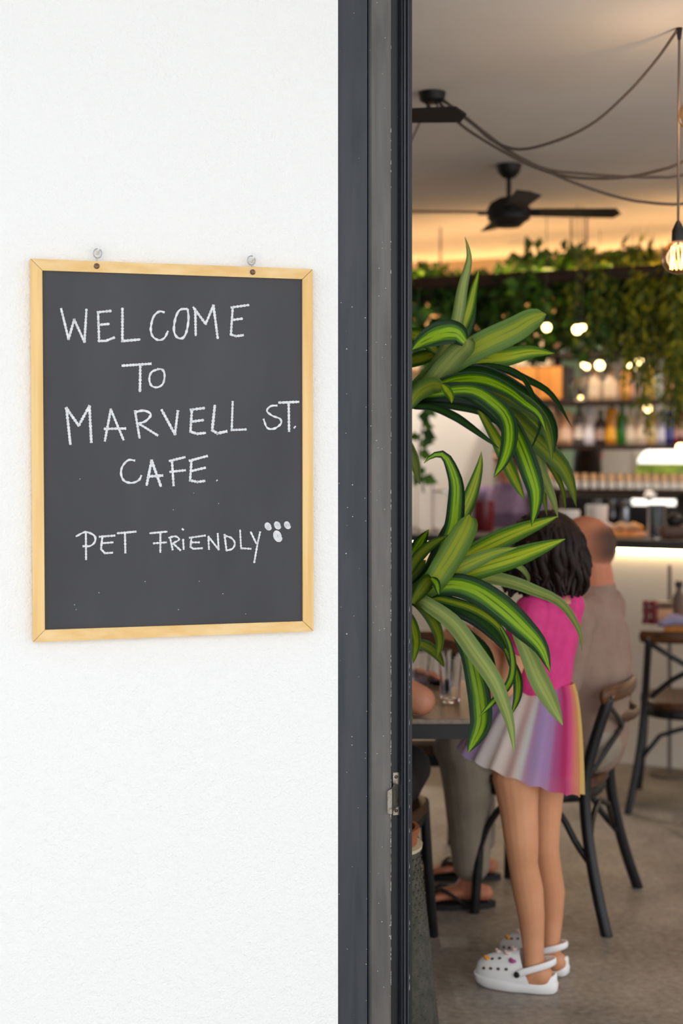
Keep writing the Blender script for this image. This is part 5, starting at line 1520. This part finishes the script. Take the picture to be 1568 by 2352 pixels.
def hanging(px, v, label, kind, n, length, spread, leaf_s, mats, py=None, seed=0, potr=.075, up=.10):
    r = random.Random(seed); u, _ = bray(px, 640, v); zt = ZR - .085
    p = bar(u, v, zt)
    t = thing('hanging_plant', label, 'potted plant', p, 0, 'plants on the rack over the bar')
    mb = MB(); mb.lathe([(potr * .75, 0), (potr, .085), (potr * 1.06, .088), (potr * 1.06, .10), (potr * .9, .10), (potr * .88, .08), (0, .08)], 18, p)
    mb.build('pot', M['dark_wood'], t, 'auto')
    mbs = MB(); mbl = MB(); top = p + V(0, 0, .09)
    for i in range(n):
        a = r.uniform(0, 2 * math.pi); L_ = length * r.uniform(.45, 1.0); o = spread * r.uniform(.35, 1.0)
        dirv = Vector((math.cos(a), math.sin(a), 0))
        h1 = up * r.uniform(.2, 1)
        pts = catmull([top, top + dirv * o * .45 + V(0, 0, h1), top + dirv * o * .85 + V(0, 0, h1 * .3 - .05), top + dirv * o + V(0, 0, -L_ * .5), top + dirv * o * 1.02 + V(r.uniform(-.03, .03), r.uniform(-.03, .03), -L_)], 16)
        mbs.limb(pts[::2], [.0028] * 9, n=4, rnd_caps=False)
        m = int(L_ / (leaf_s * (.5 if kind == 'fern' else .42))) + 8
        for j in range(m):
            q = j / m; idx = min(15, int(q * 16)); pp = pts[idx].lerp(pts[idx + 1], q * 16 - idx)
            tg = (pts[idx + 1] - pts[idx]).normalized()
            for _k in range(2 if kind == 'fern' else 1):
                b = r.uniform(0, 2 * math.pi)
                sd = tg.cross(Vector((math.cos(b), math.sin(b), r.uniform(-.3, .3))))
                if sd.length < .05: continue
                sd.normalize()
                if kind == 'fern':
                    l_ = leaf_s * r.uniform(.7, 1.25) * (1 - .5 * q); w_ = l_ * .16; dv = (sd * .75 + V(0, 0, -.75) * r.uniform(.4, 1.2) + tg * .3).normalized()
                else:
                    l_ = leaf_s * r.uniform(.6, 1.15); w_ = l_ * .36; dv = (sd + V(0, 0, -.5) * r.random() + tg * .2).normalized()
                sv2 = dv.cross(Vector((r.uniform(-1, 1), r.uniform(-1, 1), r.uniform(-.4, .4))))
                if sv2.length < .05: continue
                sv2.normalize(); nv = dv.cross(sv2)
                mi = 0 if r.random() < .62 else 1
                mbl.add([pp, pp + dv * l_ * .45 + sv2 * w_ + nv * w_ * .25, pp + dv * l_, pp + dv * l_ * .45 - sv2 * w_ + nv * w_ * .25], [(0, 1, 2), (0, 2, 3)], mi)
    mbs.build('stems', M['fol0'], t, True)['kind'] = 'stuff'
    fo = mbl.build('foliage', [M[mats[0]], M[mats[1]]], t); fo['kind'] = 'stuff'
HP = [(900, .2, 'leafy green pothos hidden behind the door frame', 'pothos', 16, .40, .20, .075, ('fol0', 'fol1'), .10),
 (985, .25, 'dark leafy pothos nearest the door frame on the rack', 'pothos', 22, .36, .20, .075, ('fol0', 'fol1'), .12),
 (1070, .30, 'dark trailing ivy above the tall corn plant leaves', 'pothos', 22, .44, .19, .07, ('fol0', 'fol1'), .05),
 (1150, .25, 'dense dark green ivy over the cabinet', 'pothos', 23, .46, .20, .07, ('fol0', 'fol0'), .04),
 (1235, .20, 'leafy pothos in a dark pot left of the hanger rods', 'pothos', 23, .44, .18, .075, ('fol1', 'fol0'), .16),
 (1315, .25, 'bushy pothos directly under the two hanger rods', 'pothos', 25, .42, .18, .078, ('fol0', 'fol1'), .17),
 (1385, .22, 'olive fern right of the hanger rods', 'fern', 40, .46, .21, .085, ('fol3', 'fol0'), .13),
 (1455, .28, 'feathery fern left of the glowing bulb', 'fern', 42, .50, .21, .085, ('fol3', 'fol0'), .16),
 (1530, .20, 'long yellow-green fern hanging right down to the shelf', 'fern', 40, .80, .22, .095, ('fol2', 'fol3'), .12),
 (1610, .26, 'yellow-green fern at the right end of the rack', 'fern', 40, .78, .22, .095, ('fol2', 'fol3'), .12)]
for i, (px, v, lb, kd, n, L_, sp_, ls, mt, upv) in enumerate(HP): hanging(px, v, lb, kd, n, L_, sp_, ls, mt, seed=20 + i, up=upv)
# trailing vine beside the door frame
vp = P(968, 700, 6.4); r = random.Random(5)
vine = thing('trailing_vine', 'sparse trailing vine hanging beside the door frame', 'vine', P(966, 1130, 6.4))
pts = catmull([P(962, 660, 6.42), P(958, 760, 6.4), P(966, 860, 6.38), P(972, 950, 6.4), P(962, 1040, 6.4), P(972, 1130, 6.4)], 40)
mb = MB(); mb.limb(pts, [.004] * 41, n=5); mb.build('stem', M['fol0'], vine, True)
for k in range(34):
    pp = pts[min(40, k + 4)]; a = r.uniform(0, 6.28); l_ = r.uniform(.05, .085); dv = Vector((math.cos(a), math.sin(a) * .5, r.uniform(-.9, .1))).normalized(); sv2 = dv.cross(Vector((0, 1, .2))).normalized()
    mb = MB(); mb.add([pp, pp + dv * l_ * .4 + sv2 * l_ * .36, pp + dv * l_, pp + dv * l_ * .4 - sv2 * l_ * .36], [(0, 1, 2), (0, 2, 3)]); mb.build('vine_leaf', M['fol%d' % (k % 2)], vine)

# small glowing bulbs strung over the bar
SB = [(1255, 752, -.10, .020), (1325, 757, -.12, .022), (1337, 752, -.08, .016), (1342, 838, .9, .016), (1347, 842, .8, .015), (1377, 839, .7, .023), (1449, 840, .8, .017), (1455, 848, .7, .015), (1467, 829, .7, .019), (1487, 938, .75, .020), (1562, 1028, .7, .022), (1499, 838, .9, .010), (1333, 912, .9, .010)]
wh = ['left-most', 'bright', 'small twin', 'small left', 'small paired', 'largest', 'round', 'lower paired', 'upper right', 'middle-shelf', 'right-edge', 'faint', 'faint left']
for k, (px, py, v, rr_) in enumerate(SB):
    u, z = bray(px, py, v); p = bar(u, v, z)
    lb = ['small glowing bulb at the tip of the broad green leaf', 'bright glowing bulb among the ivy beside the leaf tip', 'small glowing bulb touching the bright one in the ivy', 'left small bulb above the cream bottles', 'small bulb paired with the left one above the cream bottles', 'largest glowing bulb above the upper shelf', 'upper bulb of the cluster over the amber bottle', 'lower bulb of the cluster over the amber bottle', 'right bulb of the cluster over the amber bottle', 'glowing bulb in front of the middle bottle shelf', 'glowing bulb in front of the white lamp shade', 'faint bulb among the yellow ferns', 'faint bulb at the left of the upper shelf'][k]
    t = thing('string_bulb', lb, 'light bulb', p, 0, 'small bulbs over the bar')
    mb = MB(); mb.ball(p, rr_, 12); mb.build('bulb', M['glow'] if k < 11 else M['filament'], t, True)
    mb = MB(); mb.limb([p + V(0, 0, rr_ * .8), p + V(0, 0, rr_ + .035)], [.010, .009], n=8); mb.build('socket', M['black_metal'], t, True)
    mb = MB(); mb.limb([p + V(0, 0, rr_ + .03), V(p.x, p.y, CEIL - .004)], [.0018, .0018], n=5); mb.build('cord', M['cable'], t)
u, z = bray(1335, 941, VS - .2); p = bar(u, VS - .2, zs['mid'] + .001)

# ------------------------------------------------------------------ ceiling: fans, swagged cables, pendant bulbs
def make_fan(label):
    t = thing('ceiling_fan', label, 'ceiling fan', (0, 0, 0), 0, 'black four-blade ceiling fans')
    mb = MB(); mb.lathe([(.052, 0), (.052, -.006), (.045, -.03), (.025, -.052), (.012, -.056), (0, -.056)][::-1], 24); mb.build('canopy', M['fan_black'], t, 'auto', local=True)
    mb = MB(); mb.limb([(0, 0, -.05), (0, 0, -.14)], [.010, .010], n=10); mb.build('downrod', M['fan_black'], t, True, local=True)
    mb = MB(); mb.lathe([(0, -.255), (.045, -.252), (.062, -.235), (.085, -.222), (.088, -.18), (.075, -.155), (.04, -.135), (0, -.13)], 28); mb.build('motor_housing', M['fan_black'], t, 'auto', local=True)
    for k in range(4):
        R = Matrix.Rotation(k * math.pi / 2, 4, 'Z') @ Matrix.Translation((0, 0, -.195)) @ Matrix.Rotation(math.radians(-12), 4, 'X')
        mb = MB(R); mb.prism([(.07, -.035, 0), (.43, -.048, 0), (.458, .0, 0), (.44, .048, 0), (.07, .035, 0)], (0, 0, .006)); bl = mb.build('blade', M['fan_black'], t, local=True)
        mb = MB(R); mb.box((.09, 0, -.005), (.07, .03, .008)); mb.build('blade_iron', M['fan_black'], bl, local=True)
    return t
fan = make_fan('black ceiling fan hanging in full view near the bar')
fp = G(1168, 378, CEIL); fan.location = (fp.x, fp.y, CEIL - .001); fan.rotation_euler = (0, 0, math.radians(3))
OFF[fan.name] = Vector(fan.location)
dup(fan, (-.098, 4.12, CEIL - .001), math.radians(-6), 'nearer black ceiling fan with one blade showing past the door frame')

ROSE = G(992, 212, CEIL); ROSE.z = CEIL
rose = thing('ceiling_rose', 'round black cable junction on the ceiling beside the near fan blade', 'ceiling rose', ROSE - V(0, 0, .05))
mb = MB(); mb.lathe([(0, -.034), (.030, -.033), (.040, -.026), (.044, -.001), (0, -.001)], 28, ROSE); mb.build('rose_body', M['fan_black'], rose, 'auto')
for a in (.3, 2.0, 3.6, 5.0):
    q = ROSE + V(.025 * math.cos(a), .025 * math.sin(a), -.030); mb = MB(); mb.limb([q, q + V(.01, -.01, -.03), q + V(.0, -.03, -.05)], [.003] * 3, n=6); mb.build('cable_tail', M['fan_black'], rose, True)
HK = P(1561, 52, 3.89); HK.z = CEIL
RD = ROSE.y
SW = [('swagged cable curving up to the ceiling hook at the right', [(1008, 226), (1045, 250), (1085, 283), (1130, 322), (1190, 343), (1270, 326), (1360, 284), (1440, 214), (1505, 140), (1553, 72)], 3.89),
 ('swagged cable dipping lowest left of the fan and rising at the right edge', [(1004, 230), (1060, 288), (1150, 345), (1230, 385), (1300, 405), (1380, 410), (1450, 405), (1510, 392), (1568, 372), (1700, 300)], 4.0),
 ('nearly level swagged cable crossing above the fan', [(1010, 224), (1060, 262), (1140, 325), (1200, 365), (1260, 390), (1340, 399), (1420, 405), (1500, 407), (1568, 402), (1750, 350)], 4.3),
 ('lowest swagged cable running toward the hanging bulb', [(1012, 226), (1066, 270), (1150, 335), (1220, 375), (1290, 408), (1360, 435), (1440, 458), (1500, 466), (1568, 468), (1760, 440)], 4.4)]
for lb, pp, dz in SW:
    m = len(pp); Q = [P(x, y, lerp(RD, dz, i / (m - 1))) for i, (x, y) in enumerate(pp)]
    for q in Q: q.z = min(q.z, CEIL - .006)
    if pp[-1][0] > 1600:                                  # runs on to a hook beyond the frame
        Q.append(Q[-1] + V(.16, .02, .10)); Q.append(Vector((Q[-1].x + .12, Q[-1].y, CEIL - .006)))
    mb = MB(); mb.limb(catmull(Q, 40), [.0048] * 41, n=6)
    tag(mb.build('swag_cable', M['cable'], None, True, loc=Q[m // 2]), lb, 'cable', 'cables swagged across the ceiling')
q0 = P(947, 300, 4.6); q1 = P(965, 285, 4.63)
mb = MB(); mb.limb(catmull([ROSE + V(-.01, 0, -.04), P(972, 262, 4.66), P(955, 300, 4.66), P(930, 350, 4.66), P(900, 372, 4.66), P(860, 330, 4.66)], 20), [.0036] * 21, n=6)
tag(mb.build('swag_cable', M['cable'], None, True, loc=ROSE), 'short cable dropping behind the door frame below the near fan blade', 'cable', 'cables swagged across the ceiling')
def pendant(px, py, d, r, label, amber):
    c = P(px, py, d); t = thing('pendant_bulb', label, 'light bulb', c, 0, 'large globe bulbs on cords')
    mb = MB(); mb.lathe([(r * .25, r * 1.05), (r * .45, r * .88), (r * .72, r * .68), (r * .93, r * .35), (r, 0), (r * .93, -r * .37), (r * .7, -r * .71), (r * .38, -r * .92), (0, -r)][::-1], 32, c); gl_ = mb.build('glass_globe', M['amber_glass'], t, True)
    mb = MB()
    for k in range(10):
        a = 2 * math.pi * k / 10; a2 = a + .3
        mb.limb([c + V(.018 * math.cos(a), .018 * math.sin(a), .03), c + V(.021 * math.cos(a2), .021 * math.sin(a2), -.03)], [.0016, .0016], n=5)
    mb.build('filament', M['filament'], t, True)
    mb = MB(); mb.limb([c + V(0, 0, -.03), c + V(0, 0, r * .95)], [.003, .004], n=6); mb.build('glass_mount', M['steel'], t, True)
    mb = MB(); mb.lathe([(r * .36, r * .95), (r * .38, r * 1.1), (r * .36, r * 1.6), (r * .2, r * 1.95), (r * .1, r * 2.15), (0, r * 2.15)], 20, c); mb.build('socket', M['fan_black'], t, 'auto')
    mb = MB(); mb.limb([c + V(0, 0, r * 2.1), V(c.x + .001, c.y, lerp(c.z, CEIL, .6)), V(c.x + .003, c.y, CEIL - .02)], [.0036] * 3, n=8); mb.build('cord', M['cable'], t, True)
    mb = MB(); mb.limb([V(c.x + .003, c.y, CEIL - .03), V(c.x + .003, c.y, CEIL - .001)], [.005, .009], n=10); mb.build('ceiling_hook', M['fan_black'], t, True)
    l = bpy.data.lights.new('bulb_light', 'POINT'); l.energy = 2.2; l.color = (1.0, .86, .72); l.shadow_soft_size = .045
    o = bpy.data.objects.new('bulb_light', l); o.location = c; col.objects.link(o)
pendant(1557, 592, 3.89, .047, 'glowing globe bulb on a long cord above the ferns', True)
pendant(1600, 265, 3.80, .050, 'globe bulb cut off by the right edge near the ceiling', True)

# ------------------------------------------------------------------ table at the right with condiments
t2c = V(1.83, 6.10, 0)
t2 = thing('cafe_table', 'wooden cafe table at the right edge with pepper mills on it', 'table', t2c)
RZ = Matrix.Rotation(-BANG * .6, 3, 'Z')
mb = MB(); mb.rbox(t2c + V(0, 0, .735), (.86, .42, .03), .005, R=RZ); mb.build('table_top', M['honey_wood'], t2)
mb = MB(); mb.limb([t2c + V(.34, -.05, .02), t2c + V(.34, -.05, .72)], [.03, .03], n=12); mb.build('pedestal', M['black_metal'], t2, True)
mb = MB(); mb.lathe([(.19, 0), (.19, .012), (.04, .03), (0, .03)], 24, t2c + V(.34, -.05, .001)); mb.build('base', M['black_metal'], t2, 'auto')
def onT(px, py): return G(px, py, .7505)
for k, (px, py) in enumerate(((1484, 1432), (1502, 1433))):
    c = onT(px, py); t = thing('pepper_mill', ('left dark red pepper mill on the right-hand table', 'right dark red pepper mill on the right-hand table')[k], 'pepper mill', c, 0, 'pepper mills')
    mb = MB(); mb.lathe([(.019, 0), (.02, .008), (.013, .03), (.017, .055), (.016, .07), (0, .07)], 16, c); mb.build('mill_body', M['red_mill'], t, 'auto')
    mb = MB(); mb.lathe([(.012, .071), (.018, .08), (.015, .098), (0, .103)], 16, c); mb.build('mill_head', M['red_mill'], t, 'auto')
c = onT(1521, 1430); t = thing('condiment_box', 'small wooden condiment box on the right-hand table', 'box', c)  # box stands in for the rail of another chair
mb = MB(); mb.box(c + V(0, 0, .03), (.075, .06, .06)); mb.build('box_body', M['tan_paper'], t); mb = MB(); mb.box(c + V(0, .01, .075), (.08, .05, .028)); mb.build('box_lid', M['rail_wood'], t)
c = onT(1545, 1440); mb = MB(); mb.limb([c + V(-.05, 0, .012), c + V(0, .02, .03), c + V(.08, 0, .02)], [(.03, .012), (.04, .026), (.03, .018)], side=(0, 1, 0))
tag(mb.build('folded_napkin', M['lilac_napkin'], None, True, loc=c), 'lilac folded cloth on the right-hand table', 'napkin')
c = onT(1559, 1420); t = thing('sauce_bottle', 'dark grey sauce bottle with a black cap on the right-hand table', 'bottle', c)
mb = MB(); mb.lathe([(.028, 0), (.03, .01), (.03, .09), (.014, .12), (.013, .14), (0, .14)], 18, c); mb.build('bottle_body', M['cable'], t, 'auto'); mb = MB(); mb.lathe([(.018, .138), (.018, .165), (0, .168)], 16, c); mb.build('cap', M['black_metal'], t, 'auto')
u, _ = bray(1537, 1300, -.10); p = bar(u, -.10, 0)
t = thing('menu_post', 'slim dark post standing in front of the cream counter', 'post', p)
mb = MB(); mb.box(p + V(0, 0, bray(1537, 1298, -.10)[1] / 2), (.014, .014, bray(1537, 1298, -.10)[1])); mb.build('pole', M['cable'], t); mb = MB(); mb.lathe([(.09, 0), (.09, .01), (.02, .015), (0, .015)], 20, p); mb.build('base', M['cable'], t, 'auto')
c = V(1.66, 6.12, 0) 

# ------------------------------------------------------------------ added lamps, with fittings built to hold them
def plight(name, loc, power, color, r=.03):
    l = bpy.data.lights.new(name, 'POINT'); l.energy = power; l.color = color; l.shadow_soft_size = r
    o = bpy.data.objects.new(name, l); o.location = loc; col.objects.link(o); return o
def alight(name, loc, rot, sx, sy, power, color):
    l = bpy.data.lights.new(name, 'AREA'); l.shape = 'RECTANGLE'; l.size = sx; l.size_y = sy; l.energy = power; l.color = color
    o = bpy.data.objects.new(name, l); o.location = loc; o.rotation_euler = rot; col.objects.link(o); return o

# downlights added to brighten the bar wall and the space behind
for k, (u, v, pw) in enumerate(((-2.2, .95, 60), (-1.1, .95, 60), (0.0, .95, 50), (1.1, .95, 50), (.2, 2.5, 70), (1.6, 2.5, 70))):
    p = bar(u, v, CEIL)
    t = thing('downlight', ['downlight over the far left of the bar', 'downlight over the left of the bar', 'downlight over the middle of the bar', 'downlight over the right of the bar', 'kitchen downlight on the left', 'kitchen downlight on the right'][k], 'downlight', p - V(0, 0, .02), 0, 'recessed ceiling downlights')
    mb = MB(); mb.lathe([(.04, -.012), (.055, -.012), (.058, -.001), (.04, -.001)], 24, p); mb.build('ring', M['white_ceramic'], t, 'auto')
    mb = MB(); mb.lathe([(.039, -.004), (.0, -.004)], 20, p, cap=False); mb.build('lens', M['lamp_white'], t)
    l = bpy.data.lights.new('downlight_lamp', 'SPOT'); l.energy = pw; l.color = (1.0, .90, .78); l.spot_size = math.radians(150); l.spot_blend = .6; l.shadow_soft_size = .04
    o = bpy.data.objects.new('downlight_lamp', l); o.location = p - V(0, 0, .03); col.objects.link(o)
